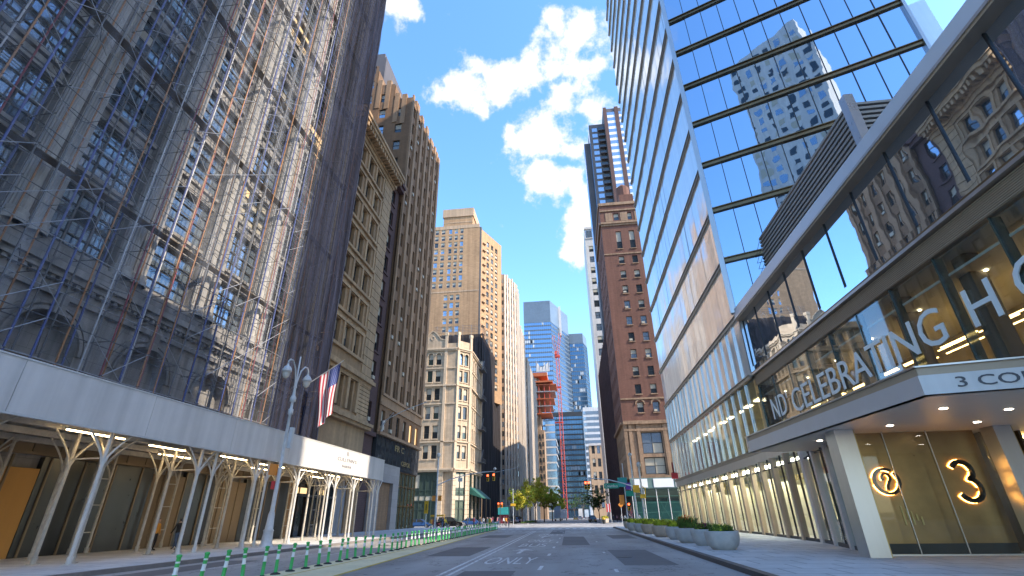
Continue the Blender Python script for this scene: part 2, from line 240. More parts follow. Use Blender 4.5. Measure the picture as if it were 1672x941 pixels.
# ------------------------------------------------------------------ objects
ORG = {}
def tag(o, label=None, cat=None, group=None, kind=None):
    if label: o['label'] = label
    if cat: o['category'] = cat
    if group: o['group'] = group
    if kind: o['kind'] = kind
    return o
def thing(name, label, cat, loc=(0, 0, 0), group=None, rz=0):
    o = bpy.data.objects.new(name, None); COL.objects.link(o); o.location = loc; o.rotation_euler = (0, 0, rz); o.empty_display_size = .2
    ORG[o.name] = Vector(loc); return tag(o, label, cat, group)
class MB:
    def __init__(s): s.v = []; s.f = []; s.m = []
    def face(s, pts, m=0):
        i = len(s.v); s.v += [tuple(p) for p in pts]; s.f.append(tuple(range(i, i + len(pts)))); s.m.append(m)
    def hexa(s, p, m=0):
        i = len(s.v); s.v += [tuple(q) for q in p]
        for f in ((0, 3, 2, 1), (4, 5, 6, 7), (0, 1, 5, 4), (1, 2, 6, 5), (2, 3, 7, 6), (3, 0, 4, 7)): s.f.append(tuple(i + k for k in f)); s.m.append(m)
    def box(s, x0, x1, y0, y1, z0, z1, m=0):
        s.hexa([(x0, y0, z0), (x1, y0, z0), (x1, y1, z0), (x0, y1, z0), (x0, y0, z1), (x1, y0, z1), (x1, y1, z1), (x0, y1, z1)], m)
    def fbox(s, F, u0, u1, v0, v1, n0, n1, m=0):
        s.hexa([F(u0, v0, n0), F(u1, v0, n0), F(u1, v0, n1), F(u0, v0, n1), F(u0, v1, n0), F(u1, v1, n0), F(u1, v1, n1), F(u0, v1, n1)], m)
    def bar(s, a, b, w, h=None, m=0):
        a = Vector(a); b = Vector(b); d = (b - a).normalized(); h = h or w
        up = Vector((0, 0, 1)) if abs(d.z) < .95 else Vector((0, 1, 0))
        x = d.cross(up).normalized() * w / 2; y = x.cross(d).normalized() * h / 2
        s.hexa([a - x - y, a + x - y, a + x + y, a - x + y, b - x - y, b + x - y, b + x + y, b - x + y], m)
    def tube(s, pts, r, n=6, m=0, cap=True):
        pts = [Vector(p) for p in pts]; k = len(pts); rs = r if isinstance(r, (list, tuple)) else [r] * k
        i0 = len(s.v); ref = None
        for i, p in enumerate(pts):
            d = (pts[min(i + 1, k - 1)] - pts[max(i - 1, 0)])
            d = d.normalized() if d.length > 1e-9 else Vector((0, 0, 1))
            if ref is None: ref = Vector((0, 0, 1)) if abs(d.z) < .9 else Vector((1, 0, 0))
            x = d.cross(ref).normalized(); y = x.cross(d).normalized()
            for j in range(n):
                a = 2 * PI * j / n; s.v.append(tuple(p + (x * math.cos(a) + y * math.sin(a)) * rs[i]))
        for i in range(k - 1):
            for j in range(n):
                s.f.append((i0 + i * n + j, i0 + i * n + (j + 1) % n, i0 + (i + 1) * n + (j + 1) % n, i0 + (i + 1) * n + j)); s.m.append(m)
        if cap:
            s.f.append(tuple(i0 + j for j in range(n))); s.m.append(m); s.f.append(tuple(i0 + (k - 1) * n + j for j in range(n))); s.m.append(m)
    def lathe(s, prof, c=(0, 0, 0), n=20, m=0, ms=None):
        i0 = len(s.v); k = len(prof)
        for (r, z) in prof:
            for j in range(n):
                a = 2 * PI * j / n; s.v.append((c[0] + r * math.cos(a), c[1] + r * math.sin(a), c[2] + z))
        for i in range(k - 1):
            for j in range(n):
                s.f.append((i0 + i * n + j, i0 + i * n + (j + 1) % n, i0 + (i + 1) * n + (j + 1) % n, i0 + (i + 1) * n + j)); s.m.append(ms[i] if ms else m)
        s.f.append(tuple(i0 + j for j in range(n))); s.m.append(ms[0] if ms else m)
        s.f.append(tuple(i0 + (k - 1) * n + j for j in range(n))); s.m.append(ms[-1] if ms else m)
    def prism(s, poly, z0, z1, m=0, sides=True):
        n = len(poly)
        s.face([(p[0], p[1], z0) for p in poly], m); s.face([(p[0], p[1], z1) for p in poly], m)
        if sides:
            for i in range(n):
                a, b = poly[i], poly[(i + 1) % n]; s.face([(a[0], a[1], z0), (b[0], b[1], z0), (b[0], b[1], z1), (a[0], a[1], z1)], m)
    def build(s, name, mats, parent=None, smooth=False, world=True, kind=None, label=None):
        if not s.f: return None
        if not isinstance(mats, (list, tuple)): mats = [mats]
        o_ = ORG.get(parent.name, Vector((0, 0, 0))) if (parent and world) else Vector((0, 0, 0))
        me = bpy.data.meshes.new(name)
        me.from_pydata([(v[0] - o_.x, v[1] - o_.y, v[2] - o_.z) for v in s.v], [], s.f)
        for mt in mats: me.materials.append(mt)
        me.polygons.foreach_set('material_index', s.m)
        if smooth: me.polygons.foreach_set('use_smooth', [True] * len(s.f))
        me.update()
        o = bpy.data.objects.new(name, me); COL.objects.link(o)
        if parent: o.parent = parent; ORG[o.name] = ORG.get(parent.name, Vector((0, 0, 0)))
        if kind: o['kind'] = kind
        if label: o['label'] = label
        return o
def copy_tree(o, parent=None):
    c = o.copy(); COL.objects.link(c); c.parent = parent
    for ch in o.children: copy_tree(ch, c)
    return c
def FR(o, u, n):
    o = Vector(o); u = Vector(u).normalized(); n = Vector(n).normalized(); z = Vector((0, 0, 1))
    return lambda a, b, c=0.: o + u * a + z * b + n * c
def edge(a, b):
    """facade frame running a->b (plan points) with the outward normal on the right-hand side of travel"""
    a = Vector((a[0], a[1], 0)); b = Vector((b[0], b[1], 0)); u = (b - a).normalized(); n = Vector((u.y, -u.x, 0))
    return FR(a, u, n), (b - a).length
CAMP = Vector((0, 0, 1.7))
def textmesh(txt, size=1., ex=.02):
    c = bpy.data.curves.new('lettering', 'FONT'); c.body = txt; c.size = size; c.extrude = 0; c.resolution_u = 3
    o = bpy.data.objects.new('lettering', c); COL.objects.link(o)
    dg = bpy.context.evaluated_depsgraph_get(); dg.update()
    me = bpy.data.meshes.new_from_object(o.evaluated_get(dg))
    v = [tuple(x.co) for x in me.vertices]; f = [tuple(p.vertices) for p in me.polygons]
    bpy.data.objects.remove(o); bpy.data.curves.remove(c); bpy.data.meshes.remove(me)
    return v, f
def put_text(mb, txt, F, u0, v0, width, height, n0, n1, m=0):
    """extruded lettering filling width x height on facade frame F"""
    v, f = textmesh(txt)
    xs = [p[0] for p in v]; ys = [p[1] for p in v]; x0, x1, y0, y1 = min(xs), max(xs), min(ys), max(ys)
    P = lambda p, n: F(u0 + (p[0] - x0) / (x1 - x0) * width, v0 + (p[1] - y0) / (y1 - y0) * height, n)
    i = len(mb.v); mb.v += [tuple(P(p, n1)) for p in v]
    for q in f: mb.f.append(tuple(i + k for k in q)); mb.m.append(m)
    if n0 is not None:
        j = len(mb.v); mb.v += [tuple(P(p, n0)) for p in v]
        cnt = {}
        for q in f:
            for k in range(len(q)):
                a, b = q[k], q[(k + 1) % len(q)]; cnt[(a, b)] = cnt.get((a, b), 0) + 1
        for (a, b) in cnt:
            if (b, a) not in cnt: mb.f.append((i + a, i + b, j + b, j + a)); mb.m.append(m)

# ------------------------------------------------------------------ buildings
WM = lambda fr='frame': [M[fr], M['g_dark'], M['g_sky'], M['blind'], M['lit'], M['g_green']]
class Bld:
    def __init__(s, name, label, cat, loc, fr='frame', group=None):
        s.t = thing(name, label, cat, loc, group); s.loc = Vector(loc); s.win = []; s.fr = fr; s.wall = MB(); s.trim = MB(); s.parts = {}
    def window(s, F, u0, u1, v0, v1, n, mix=(.6, .25, .12, .03, 0), fr=.09, grid=None, dep=.09, ac=0.):
        mb = MB()
        if R.random() < ac:
            w_ = min(.8, (u1 - u0) * .6); mb.fbox(F, u0 + .15, u0 + .15 + w_, v0 + .1, v0 + .62, n + .05, .28, 3)
        mb.fbox(F, u0, u0 + fr, v0, v1, n, n + dep); mb.fbox(F, u1 - fr, u1, v0, v1, n, n + dep)
        mb.fbox(F, u0 + fr, u1 - fr, v0, v0 + fr * 1.2, n, n + dep); mb.fbox(F, u0 + fr, u1 - fr, v1 - fr, v1, n, n + dep)
        g = MB(); k = R.choices((1, 2, 3, 4, 5), mix)[0]
        if grid is None:
            vm = v0 + (v1 - v0) * R.choice((.48, .5, .5, .5, .42))
            mb.fbox(F, u0 + fr, u1 - fr, vm - fr * .35, vm + fr * .35, n, n + dep * .95)
            k2 = k
            if k in (1, 2, 5) and R.random() < .35: k2 = 3
            if k == 3: k = 1; k2 = 3
            g.face([F(u0 + fr, v0 + fr, n + .02), F(u1 - fr, v0 + fr, n + .02), F(u1 - fr, vm, n + .02), F(u0 + fr, vm, n + .02)], k)
            g.face([F(u0 + fr, vm, n + .03), F(u1 - fr, vm, n + .03), F(u1 - fr, v1 - fr, n + .03), F(u0 + fr, v1 - fr, n + .03)], k2)
        else:
            nx, ny = grid
            for i in range(1, nx):
                u = u0 + (u1 - u0) * i / nx; mb.fbox(F, u - fr * .3, u + fr * .3, v0 + fr, v1 - fr, n, n + dep * .9)
            for j in range(1, ny):
                v = v0 + (v1 - v0) * j / ny; mb.fbox(F, u0 + fr, u1 - fr, v - fr * .3, v + fr * .3, n, n + dep * .8)
            for i in range(nx):
                for j in range(ny):
                    kk = k if R.random() < .8 else R.choices((1, 2, 3, 4, 5), mix)[0]; tl = R.uniform(-.012, .012)
                    a, b = u0 + (u1 - u0) * i / nx, u0 + (u1 - u0) * (i + 1) / nx; c, d = v0 + (v1 - v0) * j / ny, v0 + (v1 - v0) * (j + 1) / ny
                    g.face([F(a, c, n + .02), F(b, c, n + .02 + tl), F(b, d, n + .02 + tl), F(a, d, n + .02)], kk)
        ctr = F((u0 + u1) / 2, (v0 + v1) / 2, n); s.win.append(((ctr - CAMP).length, mb, g))
    def facade(s, F, W, H, us, vs, depth=.3, mi=0, v_start=0, **kw):
        """wall sheet with real openings: us / vs are the opening intervals"""
        w = s.wall; v = v_start
        for (a, b) in list(vs) + [(H, H)]:
            if a > v + 1e-4: w.face([F(0, v), F(W, v), F(W, a), F(0, a)], mi)
            if b <= a: break
            u = 0
            for (c, d) in list(us) + [(W, W)]:
                if c > u + 1e-4: w.face([F(u, a), F(c, a), F(c, b), F(u, b)], mi)
                if d <= c: break
                for q in ((c, a, d, a), (c, b, d, b), (c, a, c, b), (d, a, d, b)):
                    w.face([F(q[0], q[1], 0), F(q[2], q[3], 0), F(q[2], q[3], -depth), F(q[0], q[1], -depth)], mi)
                s.window(F, c, d, a, b, -depth, **kw); u = d
            v = b
    def plain(s, F, W, v0, v1, mi=0): s.wall.face([F(0, v0), F(W, v0), F(W, v1), F(0, v1)], mi)
    def finish(s, wallm, trimm, sub=False, wname='wall', tname='stone_trim', wlabel=None):
        s.wall.build(wname, wallm, s.t); s.trim.build(tname, trimm, s.t)
        s.win.sort(key=lambda q: q[0]); rest = MB()
        def join(dst, src):
            i = len(dst.v); dst.v += src.v; dst.f += [tuple(i + k for k in f) for f in src.f]; dst.m += src.m
        for i, (d, mb, g) in enumerate(s.win):
            if i < 100 or len(s.win) <= 101:
                if sub:
                    w = mb.build('window', WM(s.fr), s.t); g.build('pane', WM(s.fr), w)
                else: join(mb, g); mb.build('window', WM(s.fr), s.t)
            else: join(rest, mb); join(rest, g)
        if rest.f: rest.build('window', WM(s.fr), s.t, kind='stuff')
def spans(start, pitch, w, n): return [(start + pitch * i, start + pitch * i + w) for i in range(n)]
# ------------------------------------------------------------------ ground, roads, pavements
def struct(name, mb, m): return mb.build(name, m, None, kind='structure')
g = MB(); g.face([(-2500, -900, -.03), (2500, -900, -.03), (2500, 3500, -.03), (-2500, 3500, -.03)]); struct('ground', g, M['roofm'])
XL_K, XR_K = -17.25, 5.05
g = MB(); g.face([(XL_K, -160, 0), (XR_K, -160, 0), (XR_K, 700, 0), (XL_K, 700, 0)])
struct('avenue_road', g, M['asphalt'])
g = MB(); g.face([(-400, 91, 0), (XL_K, 91, 0), (XL_K, 124, 0), (-400, 124, 0)]); g.face([(XR_K, 82, 0), (400, 82, 0), (400, 122, 0), (XR_K, 122, 0)]); struct('cross_street_road', g, M['asphalt'])
def walk(name, x0, x1, y0, y1, m, k, road_side):
    g = MB()
    kx = .28
    if road_side > 0: g.box(x0, x1 - kx, y0, y1, -.02, .15, 0); g.box(x1 - kx, x1, y0, y1, -.02, .154, 1)
    else: g.box(x0 + kx, x1, y0, y1, -.02, .15, 0); g.box(x0, x0 + kx, y0, y1, -.02, .154, 1)
    struct(name, g, [m, k])
walk('left_pavement', -90, XL_K, -160, 91, M['pave'], M['kerb_g'], 1)
walk('right_pavement', XR_K, 90, -160, 82, M['pave'], M['kerb'], -1)
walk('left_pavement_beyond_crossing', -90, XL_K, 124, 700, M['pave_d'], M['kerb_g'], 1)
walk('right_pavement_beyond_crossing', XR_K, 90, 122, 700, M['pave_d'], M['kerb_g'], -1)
# painted markings; everything drifts slightly left with distance
g = MB()
def strip(x0, y0, x1, y1, w, z=.008, m=0): g.face([(x0 - w / 2, y0, z), (x0 + w / 2, y0, z), (x1 + w / 2, y1, z), (x1 - w / 2, y1, z)], m)
lx = lambda y: -4.5 - (y - 17.5) * .0235
for k in (-.16, .16): strip(lx(4) + k, 4, lx(68) + k, 68, .13)
for y in (12.4, 19.3, 25.9, 32, 38.2, 45, 52, 59): strip(-1.5 - (y - 19) * .008, y, -1.5 - (y - 19) * .008, y + 1.5, .14)
for y in (13, 18.6, 27.5, 38.8, 50, 60): strip(1.15, y, 1.15, y + .9, .12)
strip(-13.2, 26, -15.2, 90, .12)
for y in (20, 26, 32, 38): strip(-14.6, y, -14.6, y + 2.2, .12)
for i in range(22): strip(-13.4 + i * .86, 66.2, -13.4 + i * .86, 66.9, .5)
for i in range(17): strip(-12.4 + i * 1.06, 78.5, -12.4 + i * 1.06, 81.3, .55)
for i in range(17): strip(-12.4 + i * 1.06, 128, -12.4 + i * 1.06, 131, .55)
for y in range(140, 330, 14):
    strip(-6, y, -6, y + 4, .16); strip(-1.6, y, -1.6, y + 4, .16)
strip(-11.5, 96, -10.6, 140, .18)
FG = lambda a, b, c=0.: Vector((a, b, .009))
for (tx, u, v, w, h) in (('ONLY', -4.05, 21.6, 2.1, 3.4), ('BUS', -3.9, 33.5, 1.7, 3.6), ('ONLY', -3.95, 39.5, 1.9, 3.6), ('ONLY', -4.1, 52, 2.1, 4)):
    put_text(g, tx, FG, u, v, w, h, None, .009)
for (ax, ay) in ((-3.2, 27.6), (-3.3, 46.5)):
    strip(ax, ay, ax, ay + 2.6, .2, .009); g.face([(ax - .6, ay + 2.4, .009), (ax + .6, ay + 2.4, .009), (ax, ay + 3.8, .009)])
struct('road_marking', g, M['white'])
px_ = lambda y: -10.5 - (y - 17.5) * .027
yx_ = lambda y: -8.15 - (y - 17.5) * .066
g = MB(); g.face([(px_(2) - .45, 2, .004), (yx_(2), 2, .004), (yx_(80), 80, .004), (px_(80) - .45, 80, .004)]); struct('buffer_strip_road', g, M['tan'])
g = MB(); strip(yx_(2), 2, yx_(80), 80, .16, .009); strip(px_(2) + .55, 2, px_(80) + .5, 80, .1, .009); struct('yellow_road_marking', g, M['yellow'])
for x, y, lb in ((-6.9, 12, 'iron manhole cover between the yellow line and the double white line'), (1.9, 25, 'iron manhole cover in the right lane beside a repaired patch'), (-13.6, 36.5, 'iron manhole cover in the bike lane left of the green posts'), (-2.9, 47, 'iron manhole cover beside the farther painted arrow')):
    g = MB(); g.lathe([(.36, .006), (.36, .012), (.32, .016), (.3, .012), (.01, .012)], (0, 0, 0), 20, 0)
    o = g.build('manhole_cover', M['darkmetal']); o.location = (x, y, 0); tag(o, lb, 'manhole cover', 'manhole covers in the road')
g = MB()
for (x0, x1, y0, y1) in ((-4.0, -2.2, 14.5, 19.0), (1.6, 3.6, 21, 30), (-7.6, -5.4, 26, 33.5), (-1.2, .6, 35, 49), (2.6, 4.6, 44, 52), (-9.2, -6.6, 48, 55), (-16.4, -14.8, 17, 24), (-3.2, -1.6, 56, 71), (-15.6, -13.6, 40, 52), (-.9, .4, 9, 16)): g.face([(x0, y0, .003), (x1, y0, .003), (x1 - .02 * (y1 - y0), y1, .003), (x0 - .02 * (y1 - y0), y1, .003)])
struct('repaired_road_patch', g, pm('asphalt_patch', (.115, .114, .118), .7, .3, 2.2, .15))

# ------------------------------------------------------------------ delineator posts
t = thing('delineator_post', 'green flexible delineator post with white bands in the row along the yellow line', 'delineator post', (px_(13), 13, .004), 'green delineator posts along the bike lane')
b = MB(); b.lathe([(.001, 0), (.17, 0), (.16, .035), (.075, .06), (.06, .07)], n=14); b.build('base', M['rubber'], t, world=False)
b = MB(); b.lathe([(.058, .06), (.054, .44), (.066, .46), (.066, .475), (.054, .49), (.054, .63), (.054, .72), (.058, .74), (.054, .76), (.054, .85), (.07, .86), (.07, .9), (.04, .92), (.0, .925)], n=12, ms=[0, 0, 1, 1, 1, 0, 1, 1, 0, 0, 0, 0, 0])
b.build('tube', [M['postgreen'], M['postwhite']], t, world=False, smooth=True)
y = 13.0; k = 0
while y < 79:
    if k:
        c = copy_tree(t); c.location = (px_(y) + R.uniform(-.05, .05), y, .004)
        c.rotation_euler = (R.gauss(0, .035), R.gauss(0, .05), R.uniform(0, 6))
    k += 1; y += 1.02 + R.uniform(-.05, .05)

# ------------------------------------------------------------------ scaffolded stone building
XF = -28.5
B = Bld('scaffolded_stone_building', 'grey stone building with fluted columns and arches behind scaffolding', 'building', (XF, 24, .15))
Y0, Y1, HT = 2.0, 47.8, 90.
F = FR((XF, Y0, 0), (0, 1, 0), (1, 0, 0)); W = Y1 - Y0
PIT = 6.6; cen = [14.7 - 6.6 + PIT * i - Y0 for i in range(6)]           # bay centres in u
# ground and arcade storey
us = [(c - 2.1, c + 2.1) for c in cen]
w = B.wall
def arch_bay(u0, u1, uc, r, v0, vs, v1, dep):
    w.face([F(u0, v0), F(uc - r, v0), F(uc - r, vs), F(u0, vs)]); w.face([F(uc + r, v0), F(u1, v0), F(u1, vs), F(uc + r, vs)])
    n = 16; P = [(uc - r * math.cos(PI * i / n), vs + r * math.sin(PI * i / n)) for i in range(n + 1)]
    for i in range(n):
        a, b = P[i], P[i + 1]; ta = u0 + (u1 - u0) * i / n; tb = u0 + (u1 - u0) * (i + 1) / n
        w.face([F(*a), F(*b), F(tb, v1), F(ta, v1)]); w.face([F(*a), F(*b), F(b[0], b[1], -dep), F(a[0], a[1], -dep)])
    w.face([F(u0, vs), F(uc - r, vs), F(u0, v1)]); w.face([F(u1, vs), F(uc + r, vs), F(u1, v1)])
    for uu in (uc - r, uc + r): w.face([F(uu, v0), F(uu, vs), F(uu, vs, -dep), F(uu, v0, -dep)])
    tr = B.trim                                                            # moulded archivolts and keystone
    for rr, nn, ww in ((r + .12, .16, .2), (r + .5, .1, .26)):
        q = [F(uc - rr * math.cos(PI * i / n), vs + rr * math.sin(PI * i / n), nn / 2) for i in range(n + 1)]
        for i in range(n): tr.bar(q[i], q[i + 1], nn * 1.4, ww)
    tr.fbox(F, uc - .3, uc + .3, vs + r - .15, vs + r + .95, .02, .38)
    gl = MB(); q = [F(uc - r, v0, -dep), F(uc + r, v0, -dep)] + [F(uc + r * math.cos(PI * i / n), vs + r * math.sin(PI * i / n), -dep) for i in range(n + 1)]
    gl.face(q, 1); fr = MB()
    for k in (-.5, 0, .5): fr.fbox(F, uc + r * k - .06, uc + r * k + .06, v0, vs + r * math.sqrt(1 - k * k) - .02, -dep + .01, -dep + .12)
    for vv in (v0 + .3, (v0 + vs) / 2, vs): fr.fbox(F, uc - r, uc + r, vv - .06, vv + .06, -dep + .01, -dep + .1)
    return fr, gl
w.face([F(0, 0), F(W, 0), F(W, 7.2), F(0, 7.2)])
arches = []
e = [0] + [(cen[i] + cen[i + 1]) / 2 for i in range(5)] + [W]
for i, c in enumerate(cen): arches.append(arch_bay(e[i], e[i + 1], c, 2.0, 7.2, 10.4, 13.2, 1.1))
for v0, v1, n in ((13.2, 13.55, .25), (13.55, 14.2, .1), (14.2, 14.55, .5), (14.55, 14.95, .75), (14.95, 15.9, .3), (6.9, 7.2, .2)): B.trim.fbox(F, 0, W, v0, v1, -.02, n)
for i in range(int(W / .5)): B.trim.fbox(F, i * .5 + .1, i * .5 + .36, 13.95, 14.199, .1, .38)      # dentils
# upper bays: tall window recesses between piers
vs = []; v = 16.4; k = 0
while v < HT - 6: vs.append((v, v + 3.7)); v += 5.0
B.facade(FR((XF - .45, Y0, 0), (0, 1, 0), (1, 0, 0)), W, HT, us, [(15.9, 15.95)] + vs, .25, v_start=13.2, mix=(.25, .7, .03, .02, 0), grid=(3, 4), fr=.13, dep=.14)
Fs = FR((XF - .45, Y0, 0), (0, 1, 0), (1, 0, 0))
for (a, b) in vs:
    for c in cen:
        B.trim.fbox(Fs, c - 2.12, c + 2.12, a - .35, a - .1, -.1, .3); B.trim.fbox(Fs, c - 2.12, c + 2.12, b + .05, b + .3, -.1, .22)
        B.trim.fbox(Fs, c - 1.3, c + 1.3, b + .45, a + 4.55, 0, .12)
piers = [0.2] + [x for x in e[1:-1]] + [W - .6]
for u in piers:
    w.fbox(F, max(0, u - 1.15), min(W, u + 1.15), 15.9, HT, -.45, -.02)
B.wall.box(-60, XF - .95, Y0, Y1 - .02, 0, HT, 0)
B.finish(M['stone'], M['stone'], tname='cornice')
for fr, gl in arches:
    o = fr.build('arched_window', M['darkmetal'], B.t); gl.build('pane', WM(), o)
for u in piers:                                                            # giant fluted shafts, one part each
    for du in (-.56, .56):
        s = MB(); c = F(u + du, 0, .02); pr = []; n = 44
        for (z, r) in ((15.9, .68), (16.3, .68), (16.35, .6), (16.6, .64), (16.7, .53), (HT, .5)): pr.append((z, r))
        i0 = len(s.v)
        for (z, r) in pr:
            for j in range(n):
                a = 2 * PI * j / n; rr = r * (1 if z < 16.7 else (1 - .075 * (j % 2)))
                s.v.append((c.x + rr * math.cos(a), c.y + rr * math.sin(a), z))
        for i in range(len(pr) - 1):
            for j in range(n): s.f.append((i0 + i * n + j, i0 + i * n + (j + 1) % n, i0 + (i + 1) * n + (j + 1) % n, i0 + (i + 1) * n + j)); s.m.append(0)
        s.build('column', M['shaft'], B.t)
# shop level behind the shed
g = MB(); hb = []
for (y0, y1, m, z1) in ((4, 11, 2, 4.4), (11, 15.5, 1, 4.8), (15.5, 20.2, 0, 4.8), (20.2, 23.6, 2, 4.3), (23.6, 31, 0, 4.9), (31, 34, 1, 4.6), (34, 37.2, 0, 4.9), (37.2, 41, 1, 4.6), (41, 47.7, 0, 4.9)):
    q = MB(); q.box(XF + .05, XF + .35, y0 + .02, y1 - .02, .15, z1)
    hb.append((q, m))
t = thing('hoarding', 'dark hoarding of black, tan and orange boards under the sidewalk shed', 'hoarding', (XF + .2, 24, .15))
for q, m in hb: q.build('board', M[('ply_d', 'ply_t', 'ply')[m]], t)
q = MB()
for yy in range(4, 48, 2): q.box(XF + .35, XF + .42, yy - .05, yy + .05, .15, 4.9)
q.box(XF + .36, XF + .46, 4, 47.7, 4.95, 5.1)
q.build('batten', M['ply_t'], t)
q = MB()
for i in range(30):
    yy = 4 + i * 1.46; q.box(XF + .02, XF + .2, yy, yy + 1.4, 5.12, 6.85)
q.build('upper_board', M['ply_t'], t)

# ------------------------------------------------------------------ scaffold in front of it
SX = (-26.55, -27.75)
t = thing('scaffold', 'tall pipe scaffold with blue, orange and grey poles covering the stone facade', 'scaffold', (-27.2, 24, 7.3))
cols = ['pgrey', 'pblue', 'porange', 'pgrey', 'porange', 'psilver', 'pblue', 'porange', 'pmaroon', 'pgrey']
sy = []; y = 3.0
while y < 47.6: sy.append(y); y += 1.28
ztop = 88.
for i, y in enumerate(sy):
    for k, x in enumerate(SX):
        s = MB(); z = 7.4; pts = []
        while z < ztop: pts.append((x + R.uniform(-.03, .03), y + R.uniform(-.04, .04), z)); z += 8
        pts.append((x, y, ztop))
        cl = cols[(i * 3 + k) % 10]
        if i % 4 == 1 and k == 0: cl = 'pblue'
        s.tube(pts, .05 if cl != 'pblue' else .062, 5, 0, cap=False); s.build('standard', M[cl], t)
lev = [9.2 + 2.05 * i for i in range(38)]
for i, z in enumerate(lev):
    for k, x in enumerate(SX):
        s = MB(); pts = [(x + R.uniform(-.04, .04), 2.6 + 5.6 * j, z + R.uniform(-.05, .05)) for j in range(9)]
        s.tube(pts, .032, 4, 0, cap=False); s.build('ledger', M['pgrey' if (i + k) % 3 else 'psilver'], t)
s = MB()
for z in lev:
    for y in sy[::2]: s.tube([(SX[0] + .15, y, z + .05), (XF + .1, y, z + .05 + R.uniform(-.05, .05))], .028, 4, 0, cap=False)
s.build('transom', M['pgrey'], t, kind='stuff')
s = MB(); s2 = MB()
for i in range(len(sy) - 2):
    for j in range(len(lev) - 1):
        r = R.random()
        if r < .16: s.tube([(SX[0] + .05, sy[i], lev[j]), (SX[0] + .05, sy[i + 2], lev[j + 1])], .024, 4, 0, cap=False)
        elif r < .3: s.tube([(SX[0] + .05, sy[i + 2], lev[j]), (SX[0] + .05, sy[i], lev[j + 1])], .024, 4, 0, cap=False)
        elif r < .42: s2.tube([(SX[0] + .1, sy[i], lev[j] + R.uniform(.2, 1.6)), ((SX[0] + SX[1]) / 2, (sy[i] + sy[i + 1]) / 2, lev[j] + R.uniform(.0, 1.2)), (SX[1], sy[i + 1] + .4, lev[j] + R.uniform(.2, 1.8))], .02, 4, 0, cap=False)
        elif r < .48: s2.tube([(SX[0] + .12, sy[i] + R.uniform(0, .6), lev[j] + .8), (SX[0] + .12, sy[i] + 1.2, lev[j] + .8 + R.uniform(-.3, .3)), (SX[0] + .12, sy[i] + 2.3, lev[j] + .8 + R.uniform(-.5, .5))], .026, 4, 0, cap=False)
s.build('diagonal_brace', M['psilver'], t, kind='stuff'); s2.build('loose_tie', M['pgrey'], t, kind='stuff')
for j in range(0, len(lev), 5):
    s = MB(); s.box(SX[1] + .1, SX[0] - .45, 3, 47, lev[j] + .08, lev[j] + .13); s.build('plank_deck', M['plank'], t)
t = thing('sheer_netting', 'sheer grey safety netting stretched over the near face of the scaffold', 'netting', (-26.3, 20, 7.4))
s = MB(); P = lambda y, z: (-26.36 + .06 * math.sin(y * 2.1) + .04 * math.sin(z * .7 + y), y, z)
yy = [2.6 + i * .62 for i in range(61)]; zz = [7.4 + i * 3.2 for i in range(26)]
for a, b in zip(yy[:-1], yy[1:]):
    for c, d in zip(zz[:-1], zz[1:]): s.face([P(a, c), P(b, c), P(b, d), P(a, d)])
s.build('sheet', M['sheer'], t, smooth=True)
s = MB(); s.tube([(-26.3, 2.6, 7.45), (-26.3, 39.8, 7.45)], .04, 5); s.build('bottom_rope', M['navy'], t)
t = thing('debris_netting', 'dark blue debris netting hung over the far end of the scaffold', 'netting', (-26.3, 43.5, 7.4))
s = MB(); ny = 34; ya, yb = 39.6, 48.2; zz = [7.4 + i * 2.6 for i in range(32)]
P = lambda i, z: (-26.3 + .07 * math.sin(i * 1.9) + .05 * math.sin(z * .9 + i), ya + (yb - ya) * i / ny, z)
for i in range(ny):
    for a, b in zip(zz[:-1], zz[1:]): s.face([P(i, a), P(i + 1, a), P(i + 1, b), P(i, b)])
s.build('sheet', M['net'], t, smooth=True)
s = MB()
for i in range(0, 12): s.box(-26.3, -28.4, yb - .02, yb, 7.4 + i * 6.8, 14.15 + i * 6.8)
s.build('end_sheet', M['net'], t)
s = MB()
for i in range(3): s.tube([(-26.22, ya + .2 + i * 4.1, 7.4), (-26.22, ya + .2 + i * 4.1, 88)], .035, 4)
s.build('edge_rope', M['navy'], t)

# ------------------------------------------------------------------ sidewalk shed
t = thing('sidewalk_shed', 'long white sidewalk shed on braced posts along the left pavement', 'sidewalk shed', (-21, 24, .15))
SXF, SY1 = -20.5, 52.6
lines = [-9.8 + 6.24 * i for i in range(11)]
for a, b in zip(lines[:-1], lines[1:]):
    s = MB(); s.box(SXF - .12, SXF, a + .012, b - .012, 5.42, 7.35); s.build('fascia_panel', M['whitep'], t)
s = MB(); s.box(-27.9, SXF - .13, SY1 - .12, SY1, 5.42, 7.35); s.build('end_panel', M['whitep'], t)
s = MB(); s.box(SXF - .16, SXF + .03, -9.8, SY1 + .02, 7.355, 7.42); s.box(SXF - .14, SXF + .012, -9.8, SY1 + .01, 5.34, 5.415); s.build('trim', M['galvw'], t)
s = MB(); s.box(-28.3, SXF - .13, -9.8, SY1 - .13, 6.0, 6.12); s.build('deck', M['ply_t'], t)
s = MB()
for i in range(78): y = -9 + i * .8; s.box(-28.2, SXF - .2, y, y + .09, 5.74, 5.998)
s.build('joist', M['galv'], t)
for x in (-20.85, -22.6, -25.2, -27.6):
    s = MB(); s.box(x - .09, x + .09, -9.8, SY1 - .2, 5.46, 5.738); s.build('beam', M['galv'], t)
py = [-4.5, 2.0, 8.3, 14.2, 20.0, 25.9, 31.2, 36.4, 41.4, 46.4, 51.2]
